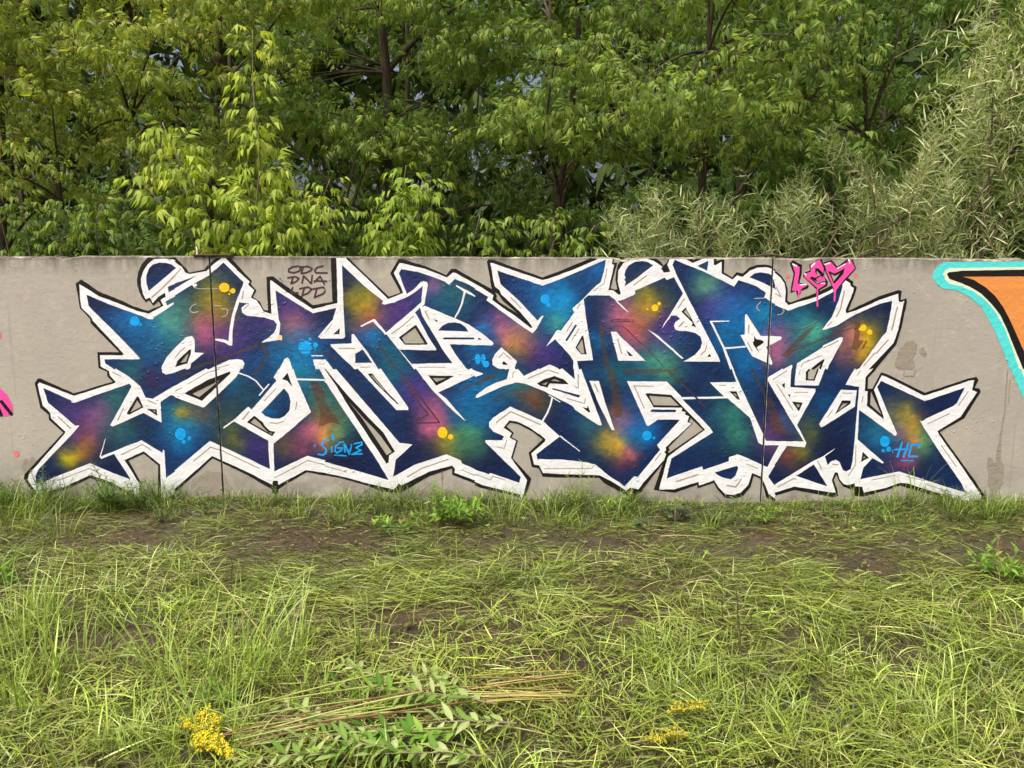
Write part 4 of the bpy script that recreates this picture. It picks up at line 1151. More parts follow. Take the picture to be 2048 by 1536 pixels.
leo = in_box(1566, 514, 1716, 612) & np.isin(cl, ['p', 's']) | (in_box(1576, 514, 1716, 598) & (cl == 'k') & (Y < 596 - (X - 1576) * 0.35) & (X < 1700)) & ~((X > 1690) & (Y > 560))
right = X > 1860
arrow = right & np.isin(cl, ['t', 'e', 'q']) | (right & (cl == 'k') & (Y < 700 + (X - 1990) * 3) & (X > 1890) & (Y < 1000) & ~in_box(1850, 740, 1972, 1010))
left = X < 40
used = np.zeros(len(cl), bool)
def take(m):
    global used
    m = m & ~used; used |= m; return m
emit(take(left), 'pink_scrawl', M_FILL, 'pink paint fragment with black strokes at the left edge')
emit(take(arrow & (cl == 'q')), 'orange_letter', M_FILL, 'orange corner of a neighbouring letter')
emit(take(arrow & (cl == 'k')), 'letter_outline', M_BLACK, 'thick black outline round the orange letter')
emit(take(arrow), 'turquoise_edge', M_FILL, 'turquoise and cream border round the orange letter')
emit(take((cl == 'h')), 'wall_stain', M_STAIN)
emit(take(leo), 'pink_tag', M_FILL, 'dripping pink letters LEO with black outline')
emit(take(in_box(560, 520, 665, 605) & (cl == 'm')), 'dark_tag', M_BLACK, 'dark maroon letters ODC DNA LDD')
emit(take(in_box(620, 865, 730, 915) & (cl == 'c')), 'signature', M_FILL, 'bright blue word SIGNE')
emit(take(in_box(1782, 875, 1860, 930) & (cl == 'c')), 'signature', M_FILL, 'bright blue letters HC')
emit(take(cl == 'c'), 'paint_bubble', M_FILL, 'bright blue paint bubbles')
emit(take(cl == 'y'), 'paint_bubble', M_FILL, 'yellow paint bubbles')
emit(take(cl == 'k'), 'black_outline', M_BLACK)
emit(take(np.isin(cl, ['w', 'g', 'u', 'o'])), 'white_edge', M_WHITE)
# letters S M E A R: slanted boundaries between the fills
def side(x0, y0, x1, y1): return X > x0 + (Y - y0) * (x1 - x0) / (y1 - y0)
b1 = side(560, 515, 545, 990); b2 = side(870, 560, 900, 990) ; b3 = side(1190, 515, 1075, 990); b4 = side(1340, 515, 1440, 990)
for nm, m in (('S', ~b1), ('M', b1 & ~b2), ('E', b2 & ~b3), ('A', b3 & ~b4), ('R', b4)):
    emit(take(m), 'letter_fill', M_FILL, 'blue airbrushed fill of the letter ' + nm)

# ------------------------------------------------------------------ leaf templates
def leaflet(L, W, droop, fold=0.25):
    """pointed leaflet along +X, folded on its midrib, tip drooping"""
    x = 0.42; z = -droop * L * x * x
    V = [(0, 0, 0), (x * L * 0.8, W / 2, z + fold * W / 2), (x * L, 0, z), (x * L * 0.8, -W / 2, z + fold * W / 2), (L * 0.96, 0, -droop * L)]
    F = [(0, 2, 1), (0, 3, 2), (1, 2, 4), (2, 3, 4)]
    return np.array(V, float), np.array(F)
def rotm(yaw, pitch, roll):
    cy, sy, cp, sp, cr, sr = math.cos(yaw), math.sin(yaw), math.cos(pitch), math.sin(pitch), math.cos(roll), math.sin(roll)
    Rz = np.array([[cy, -sy, 0], [sy, cy, 0], [0, 0, 1]]); Ry = np.array([[cp, 0, sp], [0, 1, 0], [-sp, 0, cp]]); Rx = np.array([[1, 0, 0], [0, cr, -sr], [0, sr, cr]])
    return Rz @ Ry @ Rx
def compound(n_pairs, seed):
    """a compound leaf 1 unit long: drooping rachis, paired leaflets, one at the end"""
    r_ = random.Random(seed); V = []; F = []; n0 = 0
    def put(v, f, M, t):
        nonlocal n0
        V.append(v @ M.T + t); F.append(f + n0); n0 += len(v)
    st = [0.34 + 0.30 * i / max(1, n_pairs - 1) for i in range(n_pairs)]
    for s_ in st:
        for sg in (-1, 1):
            L = r_.uniform(0.42, 0.55); v, f = leaflet(L, L * r_.uniform(0.27, 0.36), r_.uniform(0.35, 0.9))
            put(v, f, rotm(sg * r_.uniform(0.75, 1.1), r_.uniform(0.2, 0.7), r_.uniform(-.4, .4)), np.array([s_, 0, -0.28 * s_ * s_]))
    L = r_.uniform(0.5, 0.6); v, f = leaflet(L, L * 0.34, 0.7)
    put(v, f, rotm(0, r_.uniform(0.5, 0.9), 0), np.array([0.72, 0, -0.28 * 0.52]))
    # rachis as a thin folded strip
    rv = np.array([(0, 0.008, 0), (0, -0.008, 0), (0.4, 0.006, -0.045), (0.4, -0.006, -0.045), (0.73, 0, -0.145)]); rf = np.array([(0, 1, 3), (0, 3, 2), (2, 3, 4)])
    put(rv, rf, np.eye(3), np.zeros(3))
    return np.vstack(V), np.vstack(F)
CLEAF = [compound(2, 1), compound(2, 2), compound(2, 3), compound(3, 4)]
def frames(D, up_noise=0.35):
    """orthonormal frames with X along D and Z near world up"""
    D = D / (np.linalg.norm(D, axis=1)[:, None] + 1e-9)
    U = np.tile([0, 0, 1.0], (len(D), 1)) + rng.normal(0, up_noise, (len(D), 3))
    Yv = np.cross(U, D); Yv /= np.linalg.norm(Yv, axis=1)[:, None] + 1e-9
    Z = np.cross(D, Yv)
    return np.stack([D, Yv, Z], 2)      # columns = axes
def scatter(geo, templ, P, D, S, C, up_noise=0.35, shade=0.12):
    """place template copies: points P, directions D, sizes S, colours C"""
    if not len(P): return
    Fm = frames(D, up_noise); v, f = templ
    W_ = np.einsum('nij,kj->nki', Fm, v) * np.asarray(S)[:, None, None] + P[:, None, :]
    n, k = len(P), len(v)
    Fa = (f[None] + (np.arange(n) * k)[:, None, None]).reshape(-1, 3)
    Cc = np.repeat(C[:, None, :], k, 1) * (1 + rng.uniform(-shade, shade, (n, k, 1)))
    geo.add(W_.reshape(-1, 3), Fa, Cc.reshape(-1, 3))
def jitter_cols(n, palette, var=0.18):
    pal = np.array(palette, float); w_ = rng.dirichlet(np.ones(len(pal)) * 0.7, n)
    c = w_ @ pal; return np.clip(c * (1 + rng.normal(0, var, (n, 1))), 0.005, 1)

# ------------------------------------------------------------------ trees behind the wall
def bez(a, b, c, n):
    t = np.linspace(0, 1, n)[:, None]; return (1 - t) ** 2 * a + 2 * t * (1 - t) * b + t * t * c
def spray_leaves(acc, base, d, L, size, palette, pairs, droop=0.3, stemr=0.004, twig_geo=None, twc=(0.2, 0.17, 0.1)):
    """one leafy shoot: arching twig with opposite pairs of drooping compound leaves"""
    d = d / np.linalg.norm(d)
    end = base + d * L + np.array([0, 0, -droop * L * L])
    mid = base + d * L * 0.5 + np.array([0, 0, 0.06 * L])
    path = bez(base, mid, end, pairs + 2)
    if twig_geo is not None:
        v, f = tube(path, np.linspace(stemr, stemr * 0.4, len(path)), 3); twig_geo.add(v, f, twc)
    side0 = np.cross(d, [0, 0, 1.0]); side0 /= np.linalg.norm(side0) + 1e-9
    for i in range(1, len(path)):
        ax = path[i] - path[i - 1]; ax /= np.linalg.norm(ax) + 1e-9
        alt = side0 if i % 2 else (0.35 * side0 + np.cross(side0, ax))
        for sg in (-1, 1):
            dd = ax * random.uniform(0.4, 0.8) + sg * alt * random.uniform(0.6, 1.1) + np.array([0, 0, random.uniform(-0.55, 0.1)])
            acc.append((path[i], dd, size * random.uniform(0.5, 1.25)))
    acc.append((path[-1], (path[-1] - path[-2]) / (np.linalg.norm(path[-1] - path[-2]) + 1e-9) + np.array([0, 0, -0.2]), size))
def leaves_to_geo(geo, acc, palette, var=0.2, up_noise=0.5):
    P = np.array([a[0] for a in acc]); D = np.array([a[1] for a in acc]); S = np.array([a[2] for a in acc])
    C = jitter_cols(len(P), palette, var)
    kind = rng.integers(0, len(CLEAF), len(P))
    for k in range(len(CLEAF)):
        m = kind == k; scatter(geo, CLEAF[k], P[m], D[m], S[m], C[m], up_noise)
def big_tree(label, x, y, lean, H, crown, n_spray, palette, size=0.138, tr=0.05, zlo=1.9, name='box_elder_tree', cat='tree', group='trees behind the wall', spl=0.55, front=0.75):
    n_spray = int(n_spray * 3.35); root = empty(name, (x, y, -0.05)); tag(root, label, cat, group)
    g = Geo(); z = np.linspace(0, H, 12)
    wob = random.uniform(0, 9)
    tp = np.stack([lean[0] * (z / H) ** 1.3 * H + 0.10 * np.sin(z * 1.1 + wob), lean[1] * z + 0.08 * np.cos(z * 1.4 + wob), z], 1)
    v, f = tube(tp, np.linspace(tr, tr * 0.25, 12), 9); g.add(v, f, (0.1, 0.08, 0.05))
    acc = []; tw = Geo()
    cx, cy, cz, rx, ry, rz = crown; cy = -0.4
    limbs = []
    for k in range(7):
        i0 = random.randint(3, 9); a = random.uniform(0, 2 * math.pi); s0 = tp[i0]
        e = s0 + np.array([math.cos(a) * rx * 0.75, math.sin(a) * ry * 0.7, random.uniform(0.3, 1.3)])
        pth = bez(s0, (s0 + e) / 2 + np.array([0, 0, 0.25]), e, 8); limbs.append(pth)
        v, f = tube(pth, np.linspace(tr * 0.42, tr * 0.1, 8), 6); g.add(v, f, (0.1, 0.08, 0.05))
    nodes = np.vstack([tp[3:]] + limbs)
    n_cl = max(6, n_spray // 8)
    for k in range(n_cl):
        while True:
            u = rng.normal(size=3); u /= np.linalg.norm(u)
            if u[1] < front or random.random() < 0.25: break
        r_ = random.uniform(0.3, 1.0) ** 0.55
        c_ = np.array([cx + u[0] * rx * r_, cy + u[1] * ry * r_, cz + u[2] * rz * r_])
        if c_[2] < zlo: c_[2] = zlo + random.uniform(0, 1.8)
        q_ = nodes[np.argmin(np.linalg.norm(nodes - c_, axis=1))]
        pth = bez(q_, (q_ + c_) / 2 + np.array([0, 0, 0.15]), c_, 6)
        v, f = tube(pth, np.linspace(0.016, 0.005, 6), 5); g.add(v, f, (0.1, 0.08, 0.05))
        tilt = random.uniform(-0.25, 0.25); a0 = random.uniform(0, 6.28); ns = random.randint(6, 10)
        for j in range(ns):                       # a flat umbrella of shoots, drooping at its rim
            a = a0 + 6.283 * j / ns + random.uniform(-.35, .35)
            d = np.array([math.cos(a), math.sin(a) * 0.9 - 0.15, 0.22 + tilt * math.cos(a) + random.gauss(0, 0.14)])
            p = c_ + np.array([math.cos(a) * 0.06, math.sin(a) * 0.06, random.gauss(0, 0.07)])
            spray_leaves(acc, p, d, spl * random.uniform(0.45, 1.05), size * random.uniform(0.8, 1.15), palette, random.randint(3, 5), 0.45, 0.003, tw)
    g.obj('trunk', M_BARK, root, True)
    lg = Geo(); leaves_to_geo(lg, acc, palette)
    cr = lg.obj('crown', M_LEAF, root); cr['kind'] = 'stuff'
    tw.obj('twigs', M_TWIG, root)['kind'] = 'stuff'
    return root
YG = [(0.17, 0.20, 0.035), (0.115, 0.165, 0.03), (0.24, 0.25, 0.05)]      # yellow green
MG = [(0.075, 0.13, 0.024), (0.11, 0.16, 0.032), (0.16, 0.195, 0.04)]       # mid green
DG = [(0.04, 0.085, 0.02), (0.06, 0.11, 0.03), (0.09, 0.135, 0.035)]       # deep green
YG = [(0.29, 0.37, 0.06), (0.21, 0.31, 0.05), (0.44, 0.48, 0.11)]      # yellow green
MG = [(0.15, 0.26, 0.055), (0.20, 0.31, 0.06), (0.31, 0.39, 0.08)]     # mid green
DG = [(0.12, 0.23, 0.06), (0.16, 0.28, 0.065), (0.23, 0.34, 0.08)]      # deep green
T_ = lambda label, x, y, lean, H, crown, n, pal, **k: dict(label=label, x=x, y=y, lean=lean, H=H, crown=crown, n_spray=n, palette=pal, **k)
TREES = [
    T_('yellow-green box elder filling the far left above the wall', -5.0, 2.2, (0.02, 0), 6.5, (0, 0, 3.4, 1.35, 1.0, 2.4), 135, YG),
    T_('olive box elder behind the upper left, leaning right', -3.3, 2.9, (0.05, 0), 6.8, (0.1, 0, 3.8, 1.3, 1.0, 2.3), 120, YG),
    T_('box elder with thick leaning trunk above the letters ODC', -1.2, 3.2, (-0.10, 0), 6.8, (-0.3, 0, 4.1, 1.5, 1.0, 2.2), 120, MG, tr=0.085),
    T_('mid-green box elder above the middle of the wall', 0.35, 2.7, (0.03, 0.02), 6.6, (0, 0, 3.9, 1.2, 0.9, 2.0), 90, MG),
    T_('box elder with bright outer sprays right of the middle', 1.75, 2.3, (0.04, 0), 6.4, (0, 0, 3.5, 1.15, 0.9, 2.1), 105, MG),
    T_('box elder with slim upright trunk behind the willow shoots', 3.25, 3.0, (-0.01, 0), 7.0, (0, 0, 4.1, 1.3, 1.0, 2.1), 100, DG, tr=0.05),
    T_('box elder with curved brown trunk near the tall willow', 4.35, 2.6, (0.06, 0), 6.8, (0.1, 0, 4.2, 1.2, 0.9, 1.7), 90, MG, tr=0.07),
    T_('green box elder behind the tall willow at the right edge', 6.1, 3.0, (0, 0), 6.8, (0, 0, 3.8, 1.4, 1.0, 2.3), 90, MG),
    T_('dark tree in the second row at the far left', -7.0, 5.4, (0.02, 0), 7.6, (0, 0, 3.8, 1.7, 1.2, 3.0), 75, DG),
    T_('dark tree in the second row behind the tall sapling', -4.2, 5.6, (0.04, 0), 7.8, (0, 0, 3.9, 1.7, 1.2, 3.0), 80, DG),
    T_('dark tree in the second row behind the leaning trunk', -1.8, 5.2, (0.06, 0), 7.6, (0, 0, 4.2, 1.6, 1.2, 2.8), 100, DG),
    T_('dark tree in the second row behind the middle of the wall', 0.7, 5.6, (-0.08, 0), 7.8, (0, 0, 4.0, 1.7, 1.2, 2.9), 80, DG),
    T_('dark tree in the second row above the letter A', 2.7, 5.0, (0.02, 0), 7.8, (0, 0, 4.4, 1.6, 1.2, 2.7), 75, DG),
    T_('dark tree in the second row above the pink tag', 5.0, 5.4, (-0.03, 0), 7.8, (0, 0, 4.1, 1.7, 1.2, 2.9), 100, DG),
    T_('dark tree in the second row at the far right', 7.4, 5.4, (0, 0), 7.6, (0, 0, 3.8, 1.7, 1.2, 3.0), 70, DG),
]
for a in TREES:
    if a['y'] < 4: a['zlo'] = 2.75 if -2 < a['x'] < 3 else 2.3
    big_tree(**a)

# far wood behind them: one mass nobody could count
fg = Geo(); n_ = 10000
P = np.stack([rng.uniform(-16, 16, n_), rng.uniform(8.0, 11.5, n_), rng.uniform(0.1, 8.5, n_)], 1)
keep_ = (fbm(P[:, 0] * 0.9, P[:, 2] * 0.9, 33) > 0.14)
P = P[keep_]; n_ = len(P)
D = rng.normal(0, 1, (n_, 3)); D[:, 2] -= 0.6
for k in range(4):
    s_ = slice(k, None, 4); scatter(fg, CLEAF[k], P[s_], D[s_], rng.uniform(0.6, 1.0, len(P[s_])), jitter_cols(len(P[s_]), DG, 0.2) * 0.4, 0.6)  # deep green scaled down: shade of the wood interior put into the colour
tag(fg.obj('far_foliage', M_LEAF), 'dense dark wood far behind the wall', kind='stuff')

ug = Geo(); n_ = 5500
P = np.stack([rng.uniform(-9, 9, n_), rng.uniform(3.6, 7.2, n_), np.zeros(n_)], 1)
P[:, 2] = rng.uniform(0.2, 1.0, n_) * (1.7 + 1.5 * fbm(P[:, 0] * 0.8, P[:, 1] * 0.8, 55))
D = rng.normal(0, 1, (n_, 3)); D[:, 2] -= 0.4
for k in range(4):
    s_ = slice(k, None, 4); scatter(ug, CLEAF[k], P[s_], D[s_], rng.uniform(0.16, 0.30, len(P[s_])), jitter_cols(len(P[s_]), DG, 0.25) * 0.5, 0.6)  # leaf colours darkened to paint in the shade below the crowns
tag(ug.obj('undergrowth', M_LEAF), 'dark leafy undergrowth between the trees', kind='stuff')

# ---- light green saplings standing right behind the wall
def sapling(label, depth, stems, size, palette, r0=0.014, gap=0.055, group=None):
    """stems: list of picture polylines measured at that depth, from the root upwards"""
    px0, py0 = stems[0][0]
    d = ray(px0, py0); t = (depth - CLOC[1]) / d[1]; base = CLOC + d * t
    root = empty('box_elder_sapling', (base[0], depth, -0.03)); tag(root, label, 'sapling', group)
    o_ = np.array([base[0], depth, -0.03]); sg = Geo(); acc = []
    for si, st in enumerate(stems):
        pts = []
        for i, (px, py) in enumerate(st):
            d = ray(px, py); yy = depth + (0.06 * math.sin(i * 1.7 + si)); t = (yy - CLOC[1]) / d[1]; pts.append(CLOC + d * t)
        pts = np.array(pts)
        if pts[0][2] > 0 and (si == 0 or st[0][1] > 505): pts = np.vstack([[pts[0][0] * 0.5 + base[0] * 0.5, depth, 0.0], pts])
        seg = np.linalg.norm(np.diff(pts, axis=0), axis=1); cum = np.r_[0, np.cumsum(seg)]; Ltot = cum[-1]
        m_ = max(8, int(Ltot / 0.06)); u = np.linspace(0, Ltot, m_)
        path = np.stack([np.interp(u, cum, pts[:, i]) for i in range(3)], 1)
        v, f = tube(path - o_, np.linspace(r0 if si == 0 else r0 * 0.7, 0.003, m_), 6); sg.add(v, f, (0.3, 0.28, 0.16))
        n_n = int(Ltot / gap)
        for k in range(n_n):
            uu = (k + 0.5) / n_n * Ltot; p = np.array([np.interp(uu, cum, pts[:, i]) for i in range(3)])
            if p[2] < 1.35: continue
            a0 = k * 1.57 + random.uniform(-.4, .4); frac = uu / Ltot
            for sgn in (0, math.pi):
                a = a0 + sgn
                dd = np.array([math.cos(a), math.sin(a) * 0.8 - 0.15, random.uniform(-0.15, 0.5)])
                acc.append((p - o_ + dd * 0.05, dd, size * random.uniform(0.75, 1.1)))
                if si == 0 and frac > 0.35 and frac < 0.74 and random.random() < 0.38:      # side shoots low down
                    L = 0.5 * (0.85 - frac) + 0.1
                    spray_leaves(acc, p - o_, dd + np.array([0, 0, 0.4]), L, size * 0.9, palette, 3, 0.3, 0.004, sg, (0.3, 0.28, 0.16))
                elif si > 0 and random.random() < 0.16:
                    spray_leaves(acc, p - o_, dd + np.array([0, 0, 0.4]), 0.18, size * 0.85, palette, 2, 0.3, 0.003, sg, (0.3, 0.28, 0.16))
    sg.obj('stem', M_TWIG, root, True)
    lg = Geo(); leaves_to_geo(lg, acc, palette, 0.13, 0.25)
    lg.obj('foliage', M_LEAF, root)['kind'] = 'stuff'
LG = [(0.34, 0.46, 0.06), (0.27, 0.40, 0.055), (0.5, 0.58, 0.11)]
SAP = 'light green saplings right behind the wall'
sapling('tall light green box elder sapling rising highest left of the letters ODC', 0.75,
        [[(500, 512), (512, 420), (520, 330), (512, 250), (505, 160), (505, 60)],
         [(470, 512), (420, 440), (385, 370), (345, 300), (325, 245)],
         [(440, 512), (370, 460), (320, 405), (268, 345)],
         [(540, 512), (560, 440), (575, 380)]], 0.175, LG, group=SAP)
sapling('thin sapling with few light green sprays between the tallest sapling and the round bush', 0.85,
        [[(598, 514), (620, 460), (645, 400), (660, 358)], [(605, 500), (600, 450), (590, 410)], [(610, 490), (650, 450), (672, 415)]], 0.165, LG, group=SAP)
sapling('rounded mid-green sapling bush above the white-edged letters left of centre', 1.15,
        [[(800, 514), (800, 450), (805, 390), (812, 330)], [(780, 514), (750, 460), (735, 425)], [(820, 514), (850, 450), (868, 400)],
         [(790, 514), (770, 440), (765, 380)], [(810, 514), (835, 440), (845, 360)]], 0.175, [(0.24, 0.37, 0.05), (0.32, 0.43, 0.07)], group=SAP)
sapling('low green box elder shoots at the far left just above the wall', 1.1,
        [[(60, 514), (50, 440), (40, 380)], [(120, 514), (130, 450), (140, 400)], [(200, 514), (190, 460), (200, 410)], [(20, 514), (0, 430), (-20, 380)]], 0.15, MG, group=SAP)
sapling('low green box elder shoots above the middle of the wall', 1.3,
        [[(1000, 514), (1010, 470), (1030, 430)], [(1100, 514), (1110, 470), (1090, 440)], [(940, 514), (950, 470), (960, 430)], [(1150, 514), (1170, 480), (1190, 450)]], 0.165, MG, group=SAP)

# ---- grey-green willow
def willow_leaf():
    xs = [0, 0.28, 0.62, 1.0]; ws = [0.02, 0.062, 0.05, 0]; V = []
    for x, q_ in zip(xs[:3], ws[:3]): V += [(x, q_ / 1.6, -0.16 * x * x), (x, -q_ / 1.6, -0.16 * x * x)]
    V.append((0.97, 0, -0.17)); F = [(0, 1, 3), (0, 3, 2), (2, 3, 5), (2, 5, 4), (4, 5, 6)]
    return np.array(V), np.array(F)
WL = willow_leaf()
def willow(label, cx, depth, shoots, palette, leafL=0.12):
    root = empty('willow_bush', (cx, depth, 0)); tag(root, label, 'willow', 'willows behind the right half of the wall')
    o_ = np.array([cx, depth, 0]); sg = Geo(); A = []
    for (p0, p1, bend) in shoots:
        p0 = np.array(p0); p1 = np.array(p1); L = np.linalg.norm(p1 - p0)
        mid = (p0 + p1) / 2 + np.array(bend) * L
        m_ = max(6, int(L / 0.05)); path = bez(p0, mid, p1, m_)
        v, f = tube(path - o_, np.linspace(0.004, 0.0012, m_), 4); sg.add(v, f, (0.22, 0.2, 0.08))
        nl = int(L / 0.021)
        for k in range(nl):
            u = (k + 0.5) / nl
            if u < 0.12: continue
            i = min(m_ - 2, int(u * (m_ - 1))); fr = u * (m_ - 1) - i; p = path[i] * (1 - fr) + path[i + 1] * fr
            ax = path[i + 1] - path[i]; ax /= np.linalg.norm(ax); a = k * 2.4
            e1 = np.cross(ax, [0.2, 0.9, 0.3]); e1 /= np.linalg.norm(e1); e2 = np.cross(ax, e1)
            dd = ax * random.uniform(0.35, 1.0) + (math.cos(a) * e1 + math.sin(a) * e2) * 0.9
            A.append((p - o_, dd, leafL * (0.55 + 0.6 * math.sin(math.pi * min(1, u * 0.9 + 0.1))) * random.uniform(0.8, 1.15)))
    sg.obj('stem', M_GRASS, root)
    P = np.array([a[0] for a in A]); D = np.array([a[1] for a in A]); S = np.array([a[2] for a in A])
    lg = Geo(); scatter(lg, WL, P, D, S, jitter_cols(len(P), palette, 0.15), 0.8)
    lg.obj('foliage', M_WILLOW, root)['kind'] = 'stuff'
WP_ = [(0.27, 0.37, 0.19), (0.38, 0.46, 0.22), (0.17, 0.26, 0.12), (0.50, 0.48, 0.20)]
def W3(px, py, dep):
    d = ray(px, py); return CLOC + d * ((dep - CLOC[1]) / d[1])
def shoots_region(poly_top, n, dep, spread, up, lo=514, L=(0.3, 0.7), seed=0):
    """shoots filling the outline under poly_top (picture x -> y of the upper edge)"""
    out = []; xs = [p[0] for p in poly_top]; ys = [p[1] for p in poly_top]; cl_ = [(random.uniform(xs[0], xs[-1]), random.random(), random.gauss(0, 0.55)) for _ in range(max(8, n // (7 if n > 300 else 10)))]
    for k in range(n):
        c_ = random.choice(cl_); px = min(max(c_[0] + random.gauss(0, 14), xs[0]), xs[-1]); top = np.interp(px, xs, ys)
        py = top + (lo + 30 - top) * min(1, max(0, c_[1] ** 1.15 + random.gauss(0, 0.12)))
        dd = dep + random.uniform(-spread, spread)
        tip = W3(px, py, dd); ln = random.uniform(*L)
        dirv = np.array([random.gauss(up[0] + c_[2], 0.25), random.gauss(-0.1, 0.35), abs(random.gauss(up[1], 0.3)) + 0.15]); dirv /= np.linalg.norm(dirv)
        out.append((tip - dirv * ln, tip, (random.uniform(-.18, .18), 0.0, random.uniform(-0.05, 0.16))))
    return out
willow('low grey-green willow shoots above the letters A and R', 1.9, 0.9,
       shoots_region([(1170, 470), (1205, 400), (1225, 430), (1260, 345), (1300, 380), (1335, 350), (1380, 390), (1425, 345), (1450, 380), (1485, 310), (1510, 410), (1570, 420)], 140, 0.9, 0.35, (0.05, 0.8)), WP_)
willow('willow with silvery shoots peaking left of the tall willow', 3.4, 0.95,
       shoots_region([(1530, 420), (1560, 350), (1600, 360), (1640, 270), (1672, 245), (1700, 300), (1730, 350), (1770, 330), (1800, 370), (1850, 280), (1880, 260)], 170, 0.95, 0.35, (0.25, 0.7)), WP_)
willow('tall pale willow bush filling the right edge, bright light put into its leaf colour', 5.2, 0.9,
       shoots_region([(1800, 430), (1840, 320), (1870, 210), (1890, 120), (1915, 170), (1940, 60), (1990, -10), (2060, -120), (2300, -150)], 430, 0.9, 0.45, (-0.05, 0.9), L=(0.35, 0.8)), [(0.40, 0.50, 0.24), (0.54, 0.62, 0.33), (0.27, 0.36, 0.16), (0.64, 0.62, 0.33)])  # paler than the other willows: glare of bright light painted into the leaves
wb = empty('bare_branches', (4.2, 1.0, 0)); tag(wb, 'thin bare brown branches fanning out low inside the willow at the right', 'branches')
bg_ = Geo()
for (a, b, c) in [((1660, 520), (1750, 460), (1880, 400)), ((1700, 520), (1780, 490), (1960, 450)), ((1740, 520), (1800, 430), (1900, 300)), ((1640, 520), (1670, 470), (1690, 430)),
                  ((1860, 520), (1960, 400), (2040, 260)), ((1960, 520), (2010, 430), (2048, 380)), ((1780, 515), (1880, 480), (2048, 470)), ((1750, 505), (1760, 440), (1735, 330)), ((1960, 515), (1990, 300), (1985, 100))]:
    v, f = tube(bez(W3(*a, 0.7), W3(*b, 0.65), W3(*c, 0.8), 12) - np.array([4.2, 1.0, 0]), np.linspace(0.011, 0.004, 12), 6); bg_.add(v, f, (0.2, 0.1, 0.05))
bg_.obj('branch', M_BARK, wb)

# ---- small things on the wall top
def wall_top_box(name, label, cat, px0, px1, h, mat, dy=0.03, col=(0.1, 0.06, 0.04), tilt=0.0):
    x0, x1 = on_wall(px0, 512)[0], on_wall(px1, 512)[0]; z = float(zt((x0 + x1) / 2)) + 0.0015
    g = Geo(); n_ = 9
    for i in range(n_ - 1):
        a, b = x0 + (x1 - x0) * i / (n_ - 1), x0 + (x1 - x0) * (i + 1) / (n_ - 1)
        za = z + tilt * i / n_; zb = z + tilt * (i + 1) / n_
        y0, y1 = -0.012, dy + 0.002 * (i % 2)
        v = [(a, y0, za), (b, y0, zb), (b, y1, zb), (a, y1, za), (a, y0, za + h), (b, y0, zb + h), (b, y1, zb + h), (a, y1, za + h)]
        g.add(v, [(0, 1, 5, 4), (4, 5, 6, 7), (3, 7, 6, 2), (0, 3, 2, 1)] + ([(0, 4, 7, 3)] if i == 0 else []) + ([(1, 2, 6, 5)] if i == n_ - 2 else []), col)
    return tag(g.obj(name, mat), label, cat)
wall_top_box('steel_strip', 'rusty steel strip lying on the wall top over the left joint', 'strip', 386, 466, 0.009, M_RUST)
pg = Geo(); x_ = on_wall(389, 505)[0]; v, f = tube([(x_, 0.04, float(zt(x_)) - 0.01), (x_ + 0.001, 0.04, float(zt(x_)) + 0.045), (x_ - 0.002, 0.04, float(zt(x_)) + 0.06)], [0.006, 0.006, 0.004], 8); pg.add(v, f, (0.75, 0.74, 0.7))
tag(pg.obj('peg', M_WHITE), 'small white peg standing on the wall top left of the steel strip', 'peg')
bg2 = Geo(); x_ = on_wall(1540, 510)[0]; xx = np.linspace(x_ - 0.14, x_ + 0.16, 9)
v, f = tube(np.stack([xx, 0.03 + 0 * xx, zt(xx) + 0.012 + 0.008 * np.sin(xx * 20)], 1), 0.007, 6); bg2.add(v, f, (0.1, 0.07, 0.04))
tag(bg2.obj('fallen_branch', M_BARK), 'short dark branch lying on the wall top over the right joint', 'branch')

# ------------------------------------------------------------------ grass and weeds
def blades(P, heading, L, W, e0, e1, C, nseg=4, twist=0.0):
    """P (n,2) roots on the ground; heading azimuth; elevation bends from e0 to e1 (radians)"""
    n = len(P); t = np.linspace(0, 1, nseg + 1)
    el = e0[:, None] + (e1 - e0)[:, None] * t[None, :-1]
    st = (L / nseg)[:, None]
    hx = np.cumsum(np.cos(el) * st, 1); hz = np.cumsum(np.sin(el) * st, 1)
    hx = np.hstack([np.zeros((n, 1)), hx]); hz = np.hstack([np.zeros((n, 1)), hz])
    hd = heading[:, None] + (rng.normal(0, 0.16, (n, 1)) * t[None])
    x = P[:, 0, None] + hx * np.cos(hd); y = P[:, 1, None] + hx * np.sin(hd)
    z = ground_z(P[:, 0], P[:, 1])[:, None] + P[:, 2, None] + hz
    wv = W[:, None] * np.array([0.7, 1.0, 0.9, 0.6, 0.0][:nseg + 1] if nseg == 4 else [0.8, 1.0, 0.7, 0.0][:nseg + 1]) / 2
    sx = -np.sin(hd); sy = np.cos(hd); rl = rng.normal(0, 0.6, (n, 1))
    Lf = np.stack([x + sx * wv * np.cos(rl), y + sy * wv * np.cos(rl), z + wv * np.sin(rl)], 2)
    Rt = np.stack([x - sx * wv * np.cos(rl), y - sy * wv * np.cos(rl), z - wv * np.sin(rl)], 2)
    k = nseg + 1
    V = np.concatenate([Lf, Rt[:, :-1]], 1)            # tip shared
    F = []
    for i in range(nseg - 1): F += [(i, k + i, k + i + 1), (i, k + i + 1, i + 1)]
    F.append((nseg - 1, k + nseg - 1, nseg)); F = np.array(F)
    nv = V.shape[1]
    Fa = (F[None] + (np.arange(n) * nv)[:, None, None]).reshape(-1, 3)
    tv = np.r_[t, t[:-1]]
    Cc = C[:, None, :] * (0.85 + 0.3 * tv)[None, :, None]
    return V.reshape(-1, 3), Fa, Cc.reshape(-1, 3)
def gpos(px, py):
    x, y = on_ground(px, py); return x, y
